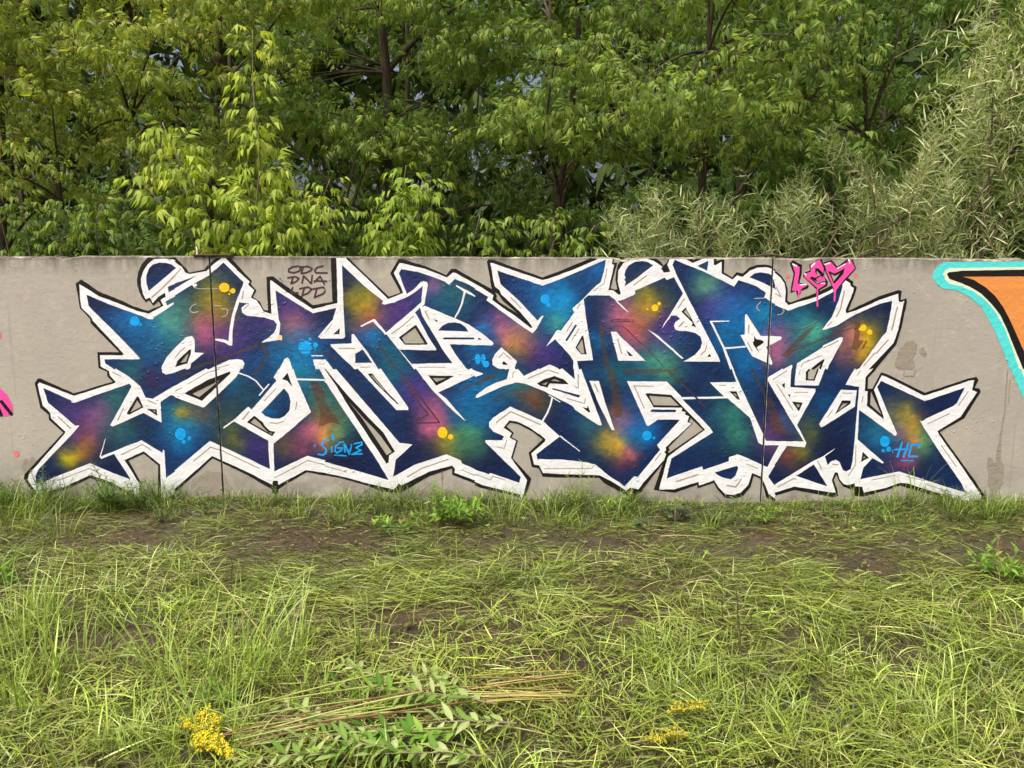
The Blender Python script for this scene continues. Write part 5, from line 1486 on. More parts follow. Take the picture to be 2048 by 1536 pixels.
STRAW = [(0.45, 0.44, 0.14), (0.30, 0.32, 0.08), (0.68, 0.62, 0.28)]
GR = [(0.21, 0.31, 0.03), (0.36, 0.46, 0.055), (0.07, 0.12, 0.02)]
BG = [(0.16, 0.29, 0.035), (0.34, 0.50, 0.07), (0.52, 0.64, 0.14)]
OLV = [(0.10, 0.125, 0.022), (0.05, 0.065, 0.014), (0.15, 0.15, 0.04), (0.045, 0.030, 0.016)]  # dull litter olives, darkened to carry the shadows between the blades
BARE = [(gpos(px, py), r) for px, py, r in [(200, 1290, 0.16), (250, 1350, 0.13), (130, 1360, 0.10), (830, 1230, 0.17), (350, 1065, 0.3), (600, 1085, 0.28), (130, 1075, 0.2), (1150, 1085, 0.3), (1480, 1105, 0.32), (990, 1205, 0.14),
    (1290, 1500, 0.08), (1230, 1170, 0.16), (1700, 1120, 0.25), (620, 1420, 0.08), (1560, 1290, 0.12), (1780, 1290, 0.12), (500, 1260, 0.09), (1660, 1440, 0.08), (1100, 1330, 0.09), (1900, 1090, 0.2), (700, 1330, 0.07), (300, 1500, 0.08), (90, 1500, 0.07)]]
def bare(x, y):
    b = np.zeros(len(x))
    for (bx, by), r in BARE: b = np.maximum(b, np.exp(-(((x - bx) / (1.5 * r)) ** 2 + ((y - by) / r) ** 2)))
    return b
def cover(n, x0, x1, y0, y1, thr, seed, pal, L, W, e0, e1, zl, dirmix, name, label, var=0.2, dens=None):
    P = np.stack([rng.uniform(x0, x1, n), rng.uniform(y0, y1, n)], 1)
    d_ = fbm(P[:, 0] * 2.1, P[:, 1] * 2.6, seed)
    d_ = 0.62 * d_ + 0.38 * fbm(P[:, 0] * 7.5, P[:, 1] * 9, seed + 1, 2)
    soil = np.exp(-((P[:, 1] + 0.70) / 0.30) ** 2) * 0.07
    if seed > 110: soil = soil + np.exp(-((P[:, 1] + 1.15) / 0.55) ** 2) * 0.04 * (seed != 151)
    soil = soil + (0.07 if seed == 101 else 0.17) * bare(P[:, 0], P[:, 1])
    ok = d_ > thr + soil + rng.uniform(-0.06, 0.06, n)
    P = P[ok]; n = len(P)
    hd = (fbm(P[:, 0] * 0.9, P[:, 1] * 0.9, seed + 3) - 0.5) * 9 + rng.normal(0, dirmix, n) + np.where(rng.random(n) < 0.5, 0, math.pi)
    flat = P[:, 1] > -1.5 - 0.6 * fbm(P[:, 0] * 0.8, P[:, 1], seed + 2)
    hd = np.where(flat & (e0[1] < 0.9), rng.normal(0, 0.5, n) + np.where(rng.random(n) < 0.5, 0, math.pi), hd)
    Ls = rng.uniform(*L, n) * (0.6 + 0.7 * fbm(P[:, 0], P[:, 1], seed + 5)); Ws = rng.uniform(*W, n) * 0.8
    Z = rng.uniform(*zl, n) * (0.4 + 1.1 * fbm(P[:, 0] * 3, P[:, 1] * 3, seed + 8))
    P3 = np.column_stack([P, Z])
    C = jitter_cols(n, pal, var * 1.6)
    tint = fbm(P[:, 0] * 1.3, P[:, 1] * 1.3, seed + 11)[:, None]
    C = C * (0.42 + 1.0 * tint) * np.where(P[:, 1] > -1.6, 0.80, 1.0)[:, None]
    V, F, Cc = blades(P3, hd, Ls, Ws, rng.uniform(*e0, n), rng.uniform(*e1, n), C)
    return tag(link(name, make_mesh(name, V, F, Cc), M_GRASS), label, kind='stuff')
XR = 3.9
cover(25000, -XR, XR, -3.3, -0.05, 0.36, 101, OLV, (0.04, 0.14), (0.002, 0.005), (-0.1, 0.3), (-0.3, 0.1), (0, 0.010), 1.4, 'trampled_grass', 'dull flattened grass litter over the soil')
cover(42000, -XR, XR, -3.3, -0.55, 0.45, 131, STRAW[:2] + GR + GR, (0.05, 0.19), (0.003, 0.0068), (0.0, 0.35), (-0.25, 0.15), (0.004, 0.07), 0.85, 'mown_grass', 'matted yellow-green cut grass lying in swirls')
cover(24000, -XR, XR, -1.7, -0.10, 0.36, 151, STRAW[:1] + OLV[:1] + GR + GR[:1], (0.04, 0.16), (0.0018, 0.0045), (0.0, 0.5), (-0.4, 0.2), (0.0, 0.02), 1.4, 'mown_grass', 'thin straw and cut grass in front of the wall')
cover(8500, -XR, XR, -3.3, -1.0, 0.42, 161, STRAW, (0.04, 0.24), (0.0018, 0.0042), (0.0, 0.4), (-0.4, 0.1), (0.01, 0.06), 1.6, 'mown_grass', 'pale straw lying loose on top of the cut grass')
cover(26000, -XR, XR, -3.3, -0.9, 0.45, 171, BG + GR, (0.04, 0.20), (0.003, 0.0075), (0.35, 1.2), (-0.5, 0.5), (0, 0.01), 1.4, 'meadow_grass', 'fresh green grass growing through the cut grass')

# leaf scraps, clover and dead bits lying between the blades
n_ = 15000
P2 = np.stack([rng.uniform(-XR, XR, n_), rng.uniform(-3.3, -0.1, n_)], 1)
P3 = np.column_stack([P2, ground_z(P2[:, 0], P2[:, 1]) + rng.uniform(0.002, 0.035, n_)])
D = np.column_stack([rng.normal(0, 1, (n_, 2)), rng.normal(0.05, 0.25, n_)])
sg_ = Geo(); scatter(sg_, leaflet(1.0, 0.42, 0.15), P3, D, rng.uniform(0.008, 0.05, n_) ** 1.0 * rng.uniform(0.6, 1.2, n_), jitter_cols(n_, [(0.2, 0.34, 0.04), (0.1, 0.18, 0.03), (0.16, 0.09, 0.04), (0.4, 0.36, 0.15), (0.05, 0.03, 0.02)], 0.25), 0.5)
tag(sg_.obj('leaf_litter', M_LEAF), 'small leaf scraps and clover between the grass blades', kind='stuff')

def tuft(acc, px, py, n, L, spread, pal, el=(0.9, 1.5), bend=(0.1, 1.2), W=(0.003, 0.006), xy=None):
    x, y = gpos(px, py) if xy is None else xy
    a = rng.uniform(0, 2 * math.pi, n); r_ = spread * np.sqrt(rng.random(n))
    P = np.column_stack([x + r_ * np.cos(a), y + r_ * np.sin(a), np.zeros(n)])
    e0 = rng.uniform(*el, n); e1 = e0 - rng.uniform(*bend, n)
    Ls = L * rng.uniform(0.4, 1.15, n); Ws = rng.uniform(*W, n) * rng.uniform(0.55, 1.1, n)
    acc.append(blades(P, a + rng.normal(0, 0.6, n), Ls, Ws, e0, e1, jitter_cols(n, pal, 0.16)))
def emit_blades(acc, name, label, parent=None):
    g = Geo()
    for v, f, c in acc: g.add(v, f, c)
    o = g.obj(name, M_GRASS, parent); 
    if parent is None: tag(o, label, kind='stuff')
    return o
# grass strip growing along the foot of the wall
acc = []
for k in range(620):
    x = rng.uniform(-XR - 0.2, XR + 0.2); y = -abs(rng.normal(0, 0.2)) - 0.035
    px_ = 1024 + x / (CAM_D) * FPX
    h = 0.05 + 0.2 * float(fbm(x * 2.6, 0.5, 201)) ** 1.6
    h *= {0: 1.0}.get(0)
    if px_ < 300: h *= 1.6
    if 330 < px_ < 430: h *= 0.45
    if 740 < px_ < 1270: h *= 1.55
    if 1420 < px_ < 1700: h *= 0.6
    if random.random() < 0.22 and y > -0.12: continue
    tuft(acc, 0, 0, random.randint(14, 28), h, 0.05, random.choice([GR, GR[2:] + OLV[:1], GR[2:] + OLV[1:2], BG[:2] + GR[2:]]), W=(0.002, 0.005), xy=(x, y), el=(0.7, 1.5), bend=(0.2, 1.7))
emit_blades(acc, 'wall_grass', 'green grass strip growing along the foot of the wall')
acc = []
for (px, py, n, L, s_) in [(1830, 1010, 26, 0.36, 0.04), (1800, 1012, 16, 0.3, 0.04), (1715, 1010, 18, 0.25, 0.04), (600, 1040, 22, 0.25, 0.05), (700, 1040, 30, 0.22, 0.08), (860, 1045, 30, 0.25, 0.08),
                            (1010, 1040, 40, 0.24, 0.1), (1230, 1045, 40, 0.26, 0.1), (1100, 1045, 40, 0.25, 0.1), (40, 1060, 60, 0.34, 0.12), (120, 1070, 50, 0.28, 0.12), (10, 1040, 40, 0.34, 0.1),
                            (430, 1050, 24, 0.2, 0.08), (520, 1030, 24, 0.2, 0.08), (1640, 1020, 16, 0.2, 0.05), (1900, 1030, 24, 0.22, 0.08), (1990, 1040, 24, 0.24, 0.08), (1420, 1050, 20, 0.2, 0.07)]:
    tuft(acc, px, py, n, L, s_, GR + BG, W=(0.0025, 0.005))
emit_blades(acc, 'wall_grass', 'taller grass tufts standing against the wall')
# tall tufts in the field: left foreground, left edge, right foreground
acc = []
for (px, py, n, L, s_) in [(400, 1390, 44, 0.42, 0.14), (470, 1370, 50, 0.46, 0.12), (560, 1360, 44, 0.46, 0.12), (330, 1350, 30, 0.44, 0.06), (620, 1400, 20, 0.28, 0.1), (480, 1290, 18, 0.34, 0.08),
                            (590, 1290, 16, 0.36, 0.06), (30, 1260, 90, 0.32, 0.2), (100, 1330, 80, 0.3, 0.2), (20, 1400, 80, 0.3, 0.2), (150, 1220, 60, 0.22, 0.2), (430, 1500, 60, 0.28, 0.15), (250, 1520, 40, 0.24, 0.2),
                            (330, 1500, 40, 0.26, 0.12), (730, 1290, 22, 0.24, 0.08), (760, 1400, 30, 0.2, 0.15)]:
    tuft(acc, px, py, n, L, s_, BG + [(0.3, 0.4, 0.12)], W=(0.0038, 0.008), el=(0.95, 1.55), bend=(0.0, 0.8))
emit_blades(acc, 'tall_grass', 'tall fresh grass blades in the left foreground')
acc = []
for (px, py, n, L, s_) in [(1400, 1430, 110, 0.26, 0.2), (1500, 1460, 90, 0.26, 0.2), (1600, 1500, 90, 0.26, 0.2), (1880, 1420, 110, 0.3, 0.22), (1980, 1380, 110, 0.3, 0.2), (2030, 1300, 90, 0.3, 0.2), (1780, 1480, 90, 0.26, 0.2),
                            (1640, 1340, 40, 0.3, 0.08), (1330, 1300, 80, 0.22, 0.2), (1380, 1350, 70, 0.22, 0.2), (2010, 1500, 110, 0.3, 0.2), (1920, 1520, 90, 0.28, 0.2), (1450, 1260, 50, 0.2, 0.2), (1740, 1330, 50, 0.22, 0.2), (1870, 1290, 70, 0.24, 0.2)]:
    tuft(acc, px, py, n, L * 0.74, s_, BG + GR + [(0.34, 0.4, 0.12)], W=(0.003, 0.0062), el=(0.5, 1.45), bend=(0.3, 1.7))
emit_blades(acc, 'tall_grass', 'thick fresh grass tufts in the right foreground')
acc = []
for k in range(520):
    px, py = random.uniform(-20, 2070), random.uniform(1130, 1560)
    if 160 < px < 1250 and random.random() < 0.45: continue
    tuft(acc, px, py, random.randint(4, 12), random.uniform(0.07, 0.17), 0.05, GR + BG, W=(0.002, 0.005), el=(0.5, 1.5), bend=(0.2, 1.6))
emit_blades(acc, 'meadow_grass', 'small grass tufts scattered over the mown field')

# ---- weeds with leaves one can tell apart
def leaf_mesh(name, L, W, col, kind='lance', seed=0):
    r_ = random.Random(seed); V = []; F = []
    if kind == 'lance': prof = [(0, 0.04), (0.15, 0.55), (0.38, 1.0), (0.65, 0.75), (0.86, 0.3), (1.0, 0)]
    else: prof = [(0, 0.25), (0.08, 0.85), (0.35, 1.0), (0.65, 0.92), (0.88, 0.55), (1.0, 0)]
    for i, (x, q_) in enumerate(prof):
        z = -0.28 * L * x * x + 0.02 * L * math.sin(7 * x + seed); wz = 0.22 * q_ * W / 2
        if i == len(prof) - 1: V.append((x * L, 0, z))
        else: V += [(x * L, q_ * W / 2 * r_.uniform(.9, 1.1), z + wz), (x * L, 0, z), (x * L, -q_ * W / 2 * r_.uniform(.9, 1.1), z + wz)]
    for i in range(len(prof) - 2):
        a = i * 3; F += [(a, a + 1, a + 4), (a, a + 4, a + 3), (a + 1, a + 2, a + 5), (a + 1, a + 5, a + 4)]
    a = (len(prof) - 2) * 3; F += [(a, a + 1, a + 3), (a + 1, a + 2, a + 3)]
    V = np.array(V); C = np.tile(np.array(col, float), (len(V), 1)); C[1::3] *= 1.25
    return make_mesh(name, V, np.array(F), C)
def orient(o, d, roll=0.0):
    d = Vector(d).normalized(); q_ = d.to_track_quat('X', 'Z'); o.rotation_mode = 'QUATERNION'
    from mathutils import Quaternion
    o.rotation_quaternion = q_ @ Quaternion((1, 0, 0), roll)
def weed(name, label, cat, px, py, stems, meshes, mat=M_LEAF, stem_col=(0.16, 0.2, 0.06), gap=0.03, droop=0.1, group=None, xyz=None, stem_r=0.003, whorl=2, start=0.2, sc=(0.7, 1.15), rise=0.25, topmost=True):
    """stems: (azimuth, lean from vertical, length). Every leaf is a child object sharing mesh data"""
    if xyz is None: x, y = gpos(px, py); z = float(ground_z(x, y))
    else: x, y, z = xyz
    root = empty(name, (x, y, z)); tag(root, label, cat, group); sg = Geo()
    for (az, ln_, L) in stems:
        d = np.array([math.cos(az) * math.sin(ln_), math.sin(az) * math.sin(ln_), math.cos(ln_)])
        off = np.array([math.cos(az), math.sin(az), 0]) * 0.012
        end = off + d * L + np.array([0, 0, -droop * L * math.sin(ln_)]); end[2] = max(end[2], 0.006)
        path = bez(off, off + d * L * 0.5 + np.array([0, 0, 0.05 * L]), end, 8)
        v, f = tube(path, np.linspace(stem_r, stem_r * 0.4, 8), 5); sg.add(v, f, stem_col)
        nl = max(2, int(L * (1 - start) / gap))
        for k in range(nl):
            u = start + (1 - start) * (k + 0.3) / nl; i = min(6, int(u * 7)); fr = u * 7 - i; p = path[i] * (1 - fr) + path[i + 1] * fr
            ax = path[i + 1] - path[i]; ax /= np.linalg.norm(ax)
            e1 = np.cross(ax, [0.1, 0.2, 0.95]); e1 /= np.linalg.norm(e1) + 1e-6; e2 = np.cross(ax, e1)
            for w_ in range(whorl):
                a = k * 2.0 + w_ * 2 * math.pi / whorl + random.uniform(-.3, .3)
                dd = ax * random.uniform(0.3, 0.8) + (math.cos(a) * e1 + math.sin(a) * e2) + np.array([0, 0, rise])
                if p[2] < 0.02: dd[2] = abs(dd[2]) * 0.4
                lf = bpy.data.objects.new('leaf', random.choice(meshes)); COL.objects.link(lf); lf.parent = root
                lf.location = p; s_ = random.uniform(*sc) * (1 - 0.35 * u); lf.scale = (s_, s_, s_); orient(lf, dd, random.uniform(-.4, .4))
    sg.obj('stem', M_TWIG, root)
    return root
def leafset(nm, L, W, cols, kind='lance'):
    ms = []
    for i, c in enumerate(cols):
        me = leaf_mesh('leaf', L * random.uniform(0.9, 1.1), W, c, kind, i); me.materials.append(M_LEAF); ms.append(me)
    return ms
A_ = lambda n, lean, L: [(random.uniform(0, 6.28), random.uniform(*lean), random.uniform(*L)) for _ in range(n)]
broad = leafset('b', 0.085, 0.027, [(0.26, 0.37, 0.10), (0.34, 0.44, 0.16), (0.18, 0.30, 0.06), (0.42, 0.5, 0.22)])
lush = leafset('l', 0.08, 0.026, [(0.11, 0.25, 0.03), (0.17, 0.33, 0.04), (0.25, 0.40, 0.06)])
limey = leafset('y', 0.075, 0.012, [(0.24, 0.34, 0.05), (0.2, 0.3, 0.04)])
rnd = leafset('r', 0.065, 0.062, [(0.075, 0.12, 0.055), (0.1, 0.145, 0.07), (0.06, 0.1, 0.045)], 'round')
small = leafset('s', 0.045, 0.013, [(0.07, 0.15, 0.03), (0.10, 0.2, 0.04), (0.14, 0.25, 0.04)])
WEEDG = 'weeds growing at the foot of the wall'
weed('round_leaved_weed', 'grey-green round-leaved weed against the wall under the letter A', 'weed', 1350, 1035, A_(11, (0.2, 1.0), (0.08, 0.19)), rnd, gap=0.05, whorl=1, start=0.45, group=WEEDG, sc=(0.6, 1.2))
weed('round_leaved_weed', 'smaller round-leaved weed low in front of the bigger one', 'weed', 1300, 1058, A_(6, (0.5, 1.2), (0.06, 0.13)), rnd, gap=0.05, whorl=1, start=0.5, group=WEEDG, sc=(0.6, 1.0))
weed('narrow_leaved_weed', 'tall yellow-green narrow-leaved weed rising in front of the white edge', 'weed', 1160, 1020, [(1.2, 0.1, 0.33), (3.0, 0.3, 0.26), (0.2, 0.35, 0.24), (5.0, 0.25, 0.2), (4.0, 0.5, 0.2)], limey, gap=0.022, group=WEEDG, start=0.15)
weed('leafy_weed', 'lush green weed clump before the wall below the yellow dots', 'weed', 900, 1045, A_(20, (0.2, 1.2), (0.12, 0.32)), lush, gap=0.03, group=WEEDG)
weed('leafy_weed', 'broad green weed beside a dead brown leaf', 'weed', 795, 1060, A_(9, (0.4, 1.2), (0.1, 0.2)), lush, gap=0.035, group=WEEDG)
weed('ferny_weed', 'dark feathery weed at the foot of the far left star', 'weed', 225, 1015, A_(22, (0.1, 1.0), (0.18, 0.36)), small, gap=0.014, group=WEEDG, sc=(0.6, 1.1))
weed('ferny_weed', 'dark weed with upright stem beside the empty arch of the first letter', 'weed', 280, 1020, A_(8, (0.1, 0.7), (0.14, 0.28)), small, gap=0.014, group=WEEDG, sc=(0.7, 1.2))
weed('ferny_weed', 'dark grey-topped weed at the far left end of the lettering', 'weed', 90, 1010, A_(10, (0.1, 0.8), (0.14, 0.28)), small, gap=0.014, group=WEEDG, sc=(0.6, 1.1))
weed('ferny_weed', 'dark weed at the left picture edge by the wall', 'weed', 20, 1015, A_(9, (0.1, 0.8), (0.14, 0.3)), small, gap=0.015, group=WEEDG, sc=(0.6, 1.2))
weed('leafy_weed', 'bright weed clump on bare soil at the right picture edge', 'weed', 2000, 1150, A_(13, (0.2, 1.0), (0.12, 0.27)), lush, gap=0.032, group='weeds in the field')
weed('leafy_weed', 'light green weed at the left picture edge', 'weed', 15, 1165, A_(8, (0.1, 0.9), (0.12, 0.26)), lush, gap=0.035, group='weeds in the field')
weed('leafy_weed', 'small dark green weed among the tall blades left of centre', 'weed', 425, 1420, A_(5, (0.1, 0.9), (0.08, 0.16)), lush, gap=0.04, group='weeds in the field')
weed('narrow_leaved_weed', 'upright narrow-leaved weed in the lower right foreground', 'weed', 1700, 1470, [(1, 0.15, 0.2), (3, 0.3, 0.17), (5, 0.4, 0.15)], limey, gap=0.02, group='weeds in the field')

EX = [(330, 'left of the first star leg'), (420, 'under the left wall joint'), (560, 'below the small black notch'), (660, 'under the word SIGNE'), (740, 'below the sharp white point left of centre'),
      (960, 'right of the lush clump'), (1030, 'under the white foot in the middle'), (1090, 'left of the tall narrow-leaved weed'), (1230, 'right of the tall narrow-leaved weed'), (1440, 'right of the round-leaved weed'),
      (1530, 'under the right wall joint'), (1640, 'below the letter R leg'), (1760, 'under the letters HC'), (1900, 'at the tip of the last white star leg'), (150, 'beneath the far left white leg')]
for px_, wh in EX:
    k = random.random(); ms = lush if k < 0.45 else small
    weed('leafy_weed' if ms is lush else 'ferny_weed', 'low ' + ('leafy' if ms is lush else 'feathery') + ' weed in the wall fringe ' + wh, 'weed', px_, random.uniform(1012, 1045),
         A_(random.randint(5, 9), (0.2, 1.1), (0.07, 0.19)), ms, gap=0.032 if ms is lush else 0.017, group=WEEDG, sc=(0.5, 1.0))
# cut leafy stems lying in a heap at the bottom
HEAP = [(1000, 1440, 3.05, 0.48), (960, 1480, 3.45, 0.45), (960, 1400, 2.75, 0.4), (900, 1515, 3.3, 0.45), (880, 1430, 2.9, 0.42), (820, 1490, 3.35, 0.40), (860, 1545, 3.0, 0.42), (940, 1510, 3.0, 0.5), (790, 1400, 2.6, 0.26), (1040, 1470, 3.25, 0.36),
        (760, 1440, 3.6, 0.34), (700, 1480, 2.7, 0.3), (930, 1455, 2.5, 0.3), (850, 1465, 3.9, 0.26), (720, 1530, 3.3, 0.36), (990, 1540, 3.2, 0.4)]
WHERE = ['nearest the yellow stalk bundle', 'just below the middle of the heap', 'along the upper edge of the heap', 'near the bottom picture edge', 'in the middle of the heap', 'beside the goldenrod stems', 'touching the bottom picture edge', 'under the stalk bundle ends', 'at the upper left tip of the heap', 'at the right end of the heap',
         'across the left part of the heap', 'at the left end of the heap near the goldenrod', 'pointing up and back from the heap centre', 'pointing towards the camera from the heap centre', 'at the bottom left of the heap', 'at the bottom right of the heap']
for (px, py, az, L), wh in zip(HEAP, WHERE):
    x, y = gpos(px, py)
    weed('cut_leafy_stem', 'cut stem with pale green leaves ' + wh, 'cut stem', 0, 0, [(az, 1.5, L)], random.choice([broad, broad, lush]), xyz=(x, y, float(ground_z(x, y)) + random.uniform(0.03, 0.08)),
         gap=0.014, droop=0.02, whorl=1, group='cut leafy stems in the heap', stem_r=0.0035, start=0.12, sc=(0.6, 1.25), rise=0.02)
# bundle of bare yellow stalks
x, y = gpos(1050, 1400); SB = empty('stalk_bundle', (x, y, float(ground_z(x, y)) + 0.045)); tag(SB, 'bundle of bare yellow cut stalks lying side by side in the heap', 'stalks')
for k in range(22):
    L = random.uniform(0.28, 0.46); o0 = np.array([-L / 2 + random.uniform(-.05, .06), (k - 11) * 0.0085 + random.uniform(-.004, .004), random.uniform(0, 0.025)])
    a = random.gauss(0.10, 0.13); e = o0 + np.array([L * math.cos(a), L * math.sin(a), random.uniform(-.01, .015)])
    g = Geo(); v, f = tube(bez(o0, (o0 + e) / 2 + np.array([0, random.uniform(-.006, .006), 0.006]), e, 7), np.linspace(0.0026, 0.002, 7), 6)
    g.add(v, f, random.choice([(0.42, 0.36, 0.08), (0.3, 0.24, 0.06), (0.5, 0.45, 0.15), (0.22, 0.13, 0.05)])); g.obj('stalk', M_GRASS, SB)
# long bare stems fanning out from the goldenrod towards the heap
x, y = gpos(660, 1450); SF = empty('stem_fan', (x, y, float(ground_z(x, y)))); tag(SF, 'fan of long pale green cut stems between the goldenrod plume and the heap', 'stems')
for k in range(16):
    a = gpos(random.uniform(440, 520), random.uniform(1455, 1530)); b = gpos(random.uniform(780, 940), 1385 + k * 7 + random.uniform(-8, 8)); z_ = random.uniform(0.05, 0.1)
    A0 = np.array([a[0] - x, a[1] - y, z_]); B0 = np.array([b[0] - x, b[1] - y, z_ + random.uniform(-.01, .03)])
    g = Geo(); v, f = tube(bez(A0, (A0 + B0) / 2 + np.array([0, random.uniform(-.02, .02), 0.02]), B0, 9), np.linspace(0.0022, 0.0036, 9), 6)
    g.add(v, f, random.choice([(0.4, 0.45, 0.12), (0.33, 0.4, 0.1), (0.5, 0.5, 0.2), (0.25, 0.14, 0.06)])); g.obj('stem', M_GRASS, SF)
# goldenrod
def goldenrod(label, px, py, az, L, plume, n, col=(0.85, 0.72, 0.03)):
    x, y = gpos(px, py); z = float(ground_z(x, y)) + 0.06
    root = empty('goldenrod', (x, y, z)); tag(root, label, 'flower', 'goldenrod stems lying in the grass')
    d = np.array([math.cos(az), math.sin(az), 0.0]); sd_ = np.array([-d[1], d[0], 0])
    g = Geo(); v, f = tube(bez(np.zeros(3), -d * L * 0.5 + np.array([0, 0, 0.01]), -d * L + np.array([0, 0, -0.03]), 10), np.linspace(0.002, 0.0035, 10), 5); g.add(v, f, (0.3, 0.28, 0.08)); g.obj('stem', M_GRASS, root)
    fl = Geo(); oc = np.array([(1, 0, 0), (-1, 0, 0), (0, 1, 0), (0, -1, 0), (0, 0, 1), (0, 0, -1)], float); of = np.array([(0, 2, 4), (2, 1, 4), (1, 3, 4), (3, 0, 4), (2, 0, 5), (1, 2, 5), (3, 1, 5), (0, 3, 5)])
    tw = Geo()
    for k in range(n):
        u = (k + 0.5) / n; b = d * (plume * (0.5 - u)); sg_ = 1 if k % 2 else -1; ll = plume * 0.36 * math.sin(math.pi * (0.12 + 0.8 * u)) * random.uniform(.6, 1.1)
        e = b + sd_ * sg_ * ll * random.uniform(.5, 1) + d * ll * 0.5 + np.array([0, 0, random.uniform(0, 0.9) * ll])
        pth = bez(b, (b + e) / 2 + np.array([0, 0, 0.012]), e, 6); v, f = tube(pth, 0.0008, 3); tw.add(v, f, (0.3, 0.32, 0.05))
        for j in range(26):
            i = random.random() ** 0.7 * 4.99; p = pth[int(i)] * (1 - i % 1) + pth[int(i) + 1] * (i % 1) + rng.normal(0, 0.003, 3); s_ = random.uniform(0.002, 0.0045)
            fl.add(oc * s_ + p, of, np.array(col) * random.uniform(.7, 1.25))
    fl.obj('flower_head', M_GRASS, root); tw.obj('flower_twigs', M_GRASS, root)
goldenrod('bright yellow goldenrod plume at the bottom left of the heap', 415, 1485, math.pi * 0.75, 0.55, 0.2, 40)
goldenrod('second goldenrod plume just right of the brightest one', 430, 1520, math.pi * 0.85, 0.5, 0.17, 34, (0.85, 0.72, 0.03))
goldenrod('faded yellow goldenrod in the grass right of the heap', 1370, 1445, 0.4, 0.25, 0.15, 20, (0.5, 0.46, 0.04))
goldenrod('faded goldenrod near the bottom edge right of the heap', 1330, 1500, 0.2, 0.25, 0.14, 18, (0.5, 0.45, 0.04))
goldenrod('small yellow goldenrod sprig under the leafy stems', 640, 1500, math.pi, 0.3, 0.09, 12, (0.5, 0.5, 0.04))

# dry standing stalks and seed heads
def dry_stalk(label, px0, py0, px1, py1, r0=0.003, col=(0.06, 0.035, 0.02), group='dry dark stalks standing in the mown field', knots=True, name='dry_stalk', cat='stalk'):
    x, y = gpos(px0, py0); z = float(ground_z(x, y)); p1 = W3(px1, py1, y + 0.02)
    g = Geo(); a = np.array([0, 0, 0.]); b = p1 - np.array([x, y, z]); n_ = 10; t = np.linspace(0, 1, n_)[:, None]
    path = a + (b - a) * t; path[1:-1, :2] += rng.normal(0, 0.003, (n_ - 2, 2))
    v, f = tube(path, np.linspace(r0, r0 * 0.5, n_) * (1 + 0.3 * (np.arange(n_) % 2)), 6); g.add(v, f, col)
    return tag(g.obj(name, M_BARK, None, loc=(x, y, z)), label, cat, group)
for lb, a in [('tall thin dark stalk in the lower right foreground', (1495, 1425, 1488, 1330)), ('reddish stalk behind the tallest dark one', (1485, 1330, 1472, 1180)),
              ('thin dark stalk right of the middle of the field', (1446, 1250, 1445, 1170)), ('short black stub in bare soil under the letter R', (1549, 1130, 1550, 1108)),
              ('black stub before the middle of the wall', (1058, 1158, 1060, 1113)), ('thin black stub left of the middle stub', (1035, 1150, 1037, 1120)),
              ('short dark stub in the field below the goldenrod-free middle', (875, 1275, 873, 1245)), ('dark stub left of the left tall blades', (463, 1180, 461, 1110)),
              ('brown stub in the middle distance at right', (1600, 1270, 1598, 1225)), ('dark stub at the right of the bare soil', (1329, 1145, 1331, 1115)),
              ('thin dark stub one of a pair left of centre', (957, 1175, 956, 1155)), ('thin dark stub beside the pair left of centre', (975, 1172, 973, 1152))]:
    dry_stalk(lb, *a, r0=0.0032 if 'tall' in lb else 0.0026)
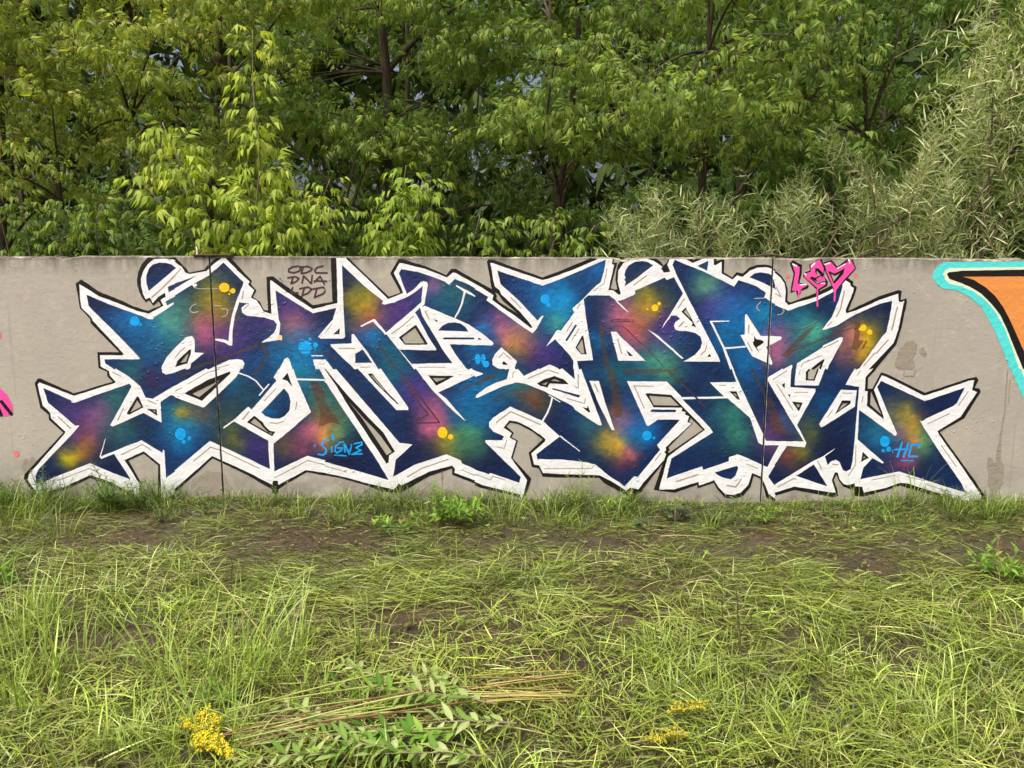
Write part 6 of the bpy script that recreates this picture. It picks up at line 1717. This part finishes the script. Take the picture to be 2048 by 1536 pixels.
def seed_head(label, px, py, px1, py1, col, plume=0.09, wd=0.012):
    x, y = gpos(px, py); z = float(ground_z(x, y)); p1 = W3(px1, py1, y + 0.03) - np.array([x, y, z])
    root = empty('grass_seed_head', (x, y, z)); tag(root, label, 'seed head', 'grass seed heads above the field')
    path = bez(np.zeros(3), p1 * 0.5 + np.array([0.0, 0, 0.03]), p1, 12); g = Geo(); v, f = tube(path, np.linspace(0.0018, 0.001, 12), 5); g.add(v, f, (0.3, 0.32, 0.1)); g.obj('stem', M_GRASS, root)
    ax = path[-1] - path[-3]; ax /= np.linalg.norm(ax); h = Geo(); nn = 170
    P = np.array([path[-1] - ax * plume * (1 - u) for u in rng.random(nn)]) + rng.normal(0, wd * 0.35, (nn, 3))
    D = ax + rng.normal(0, 0.5, (nn, 3)); scatter(h, WL, P, D, rng.uniform(0.008, 0.02, nn), jitter_cols(nn, col, 0.2), 1.0)
    h.obj('plume', M_GRASS, root)
seed_head('reddish foxtail seed head standing at the right edge', 2005, 1290, 1996, 1072, [(0.38, 0.2, 0.12), (0.5, 0.32, 0.2)], 0.16)
seed_head('pale drooping seed head among the tall blades', 455, 1290, 500, 1218, [(0.5, 0.4, 0.25), (0.6, 0.5, 0.3)], 0.09)
seed_head('second pale seed head right of the drooping one', 570, 1290, 608, 1200, [(0.5, 0.4, 0.25), (0.6, 0.5, 0.3)], 0.09)
seed_head('thin rust-coloured seed stalk against the wall under the yellow dots', 886, 1010, 884, 945, [(0.3, 0.12, 0.06)], 0.1, 0.006)
# long loose stems lying across the field
for lb, a, b in [('long brown stem lying slantwise right of the middle', (1180, 1262), (1335, 1155)), ('long pale green stem bent across the left foreground', (600, 1370), (400, 1190)),
                 ('brown twig lying on the grass left of centre', (270, 1275), (520, 1255)), ('thin yellow stem lying along the heap bottom', (930, 1455), (1110, 1480)), ('pale stem on the soil before the right wall', (1320, 1075), (1430, 1082))]:
    x0, y0 = gpos(*a); x1, y1 = gpos(*b); z0, z1 = float(ground_z(x0, y0)) + 0.03, float(ground_z(x1, y1)) + 0.03
    if 'bent' in lb: z1 += 0.2
    g = Geo(); v, f = tube(bez(np.array([x0, y0, z0]), np.array([(x0 + x1) / 2, (y0 + y1) / 2, (z0 + z1) / 2 + 0.03]), np.array([x1, y1, z1]), 12), np.linspace(0.0035, 0.002, 12), 6)
    g.add(v, f, (0.42, 0.4, 0.14) if 'green' in lb or 'yellow' in lb or 'pale' in lb else (0.12, 0.07, 0.04))
    tag(g.obj('loose_stem', M_GRASS), lb, 'stem', 'loose stems lying on the mown field')
# dead brown leaf
dl = leaf_mesh('dead_leaf', 0.07, 0.04, (0.2, 0.075, 0.03), 'lance', 5); x, y = gpos(800, 1050); o = link('dead_leaf', dl, M_LEAF, None, (x, y, float(ground_z(x, y)) + 0.05)); orient(o, (0.8, -0.3, 0.3), 0.8)
tag(o, 'curled rust-brown dead leaf on the weed before the wall', 'leaf')
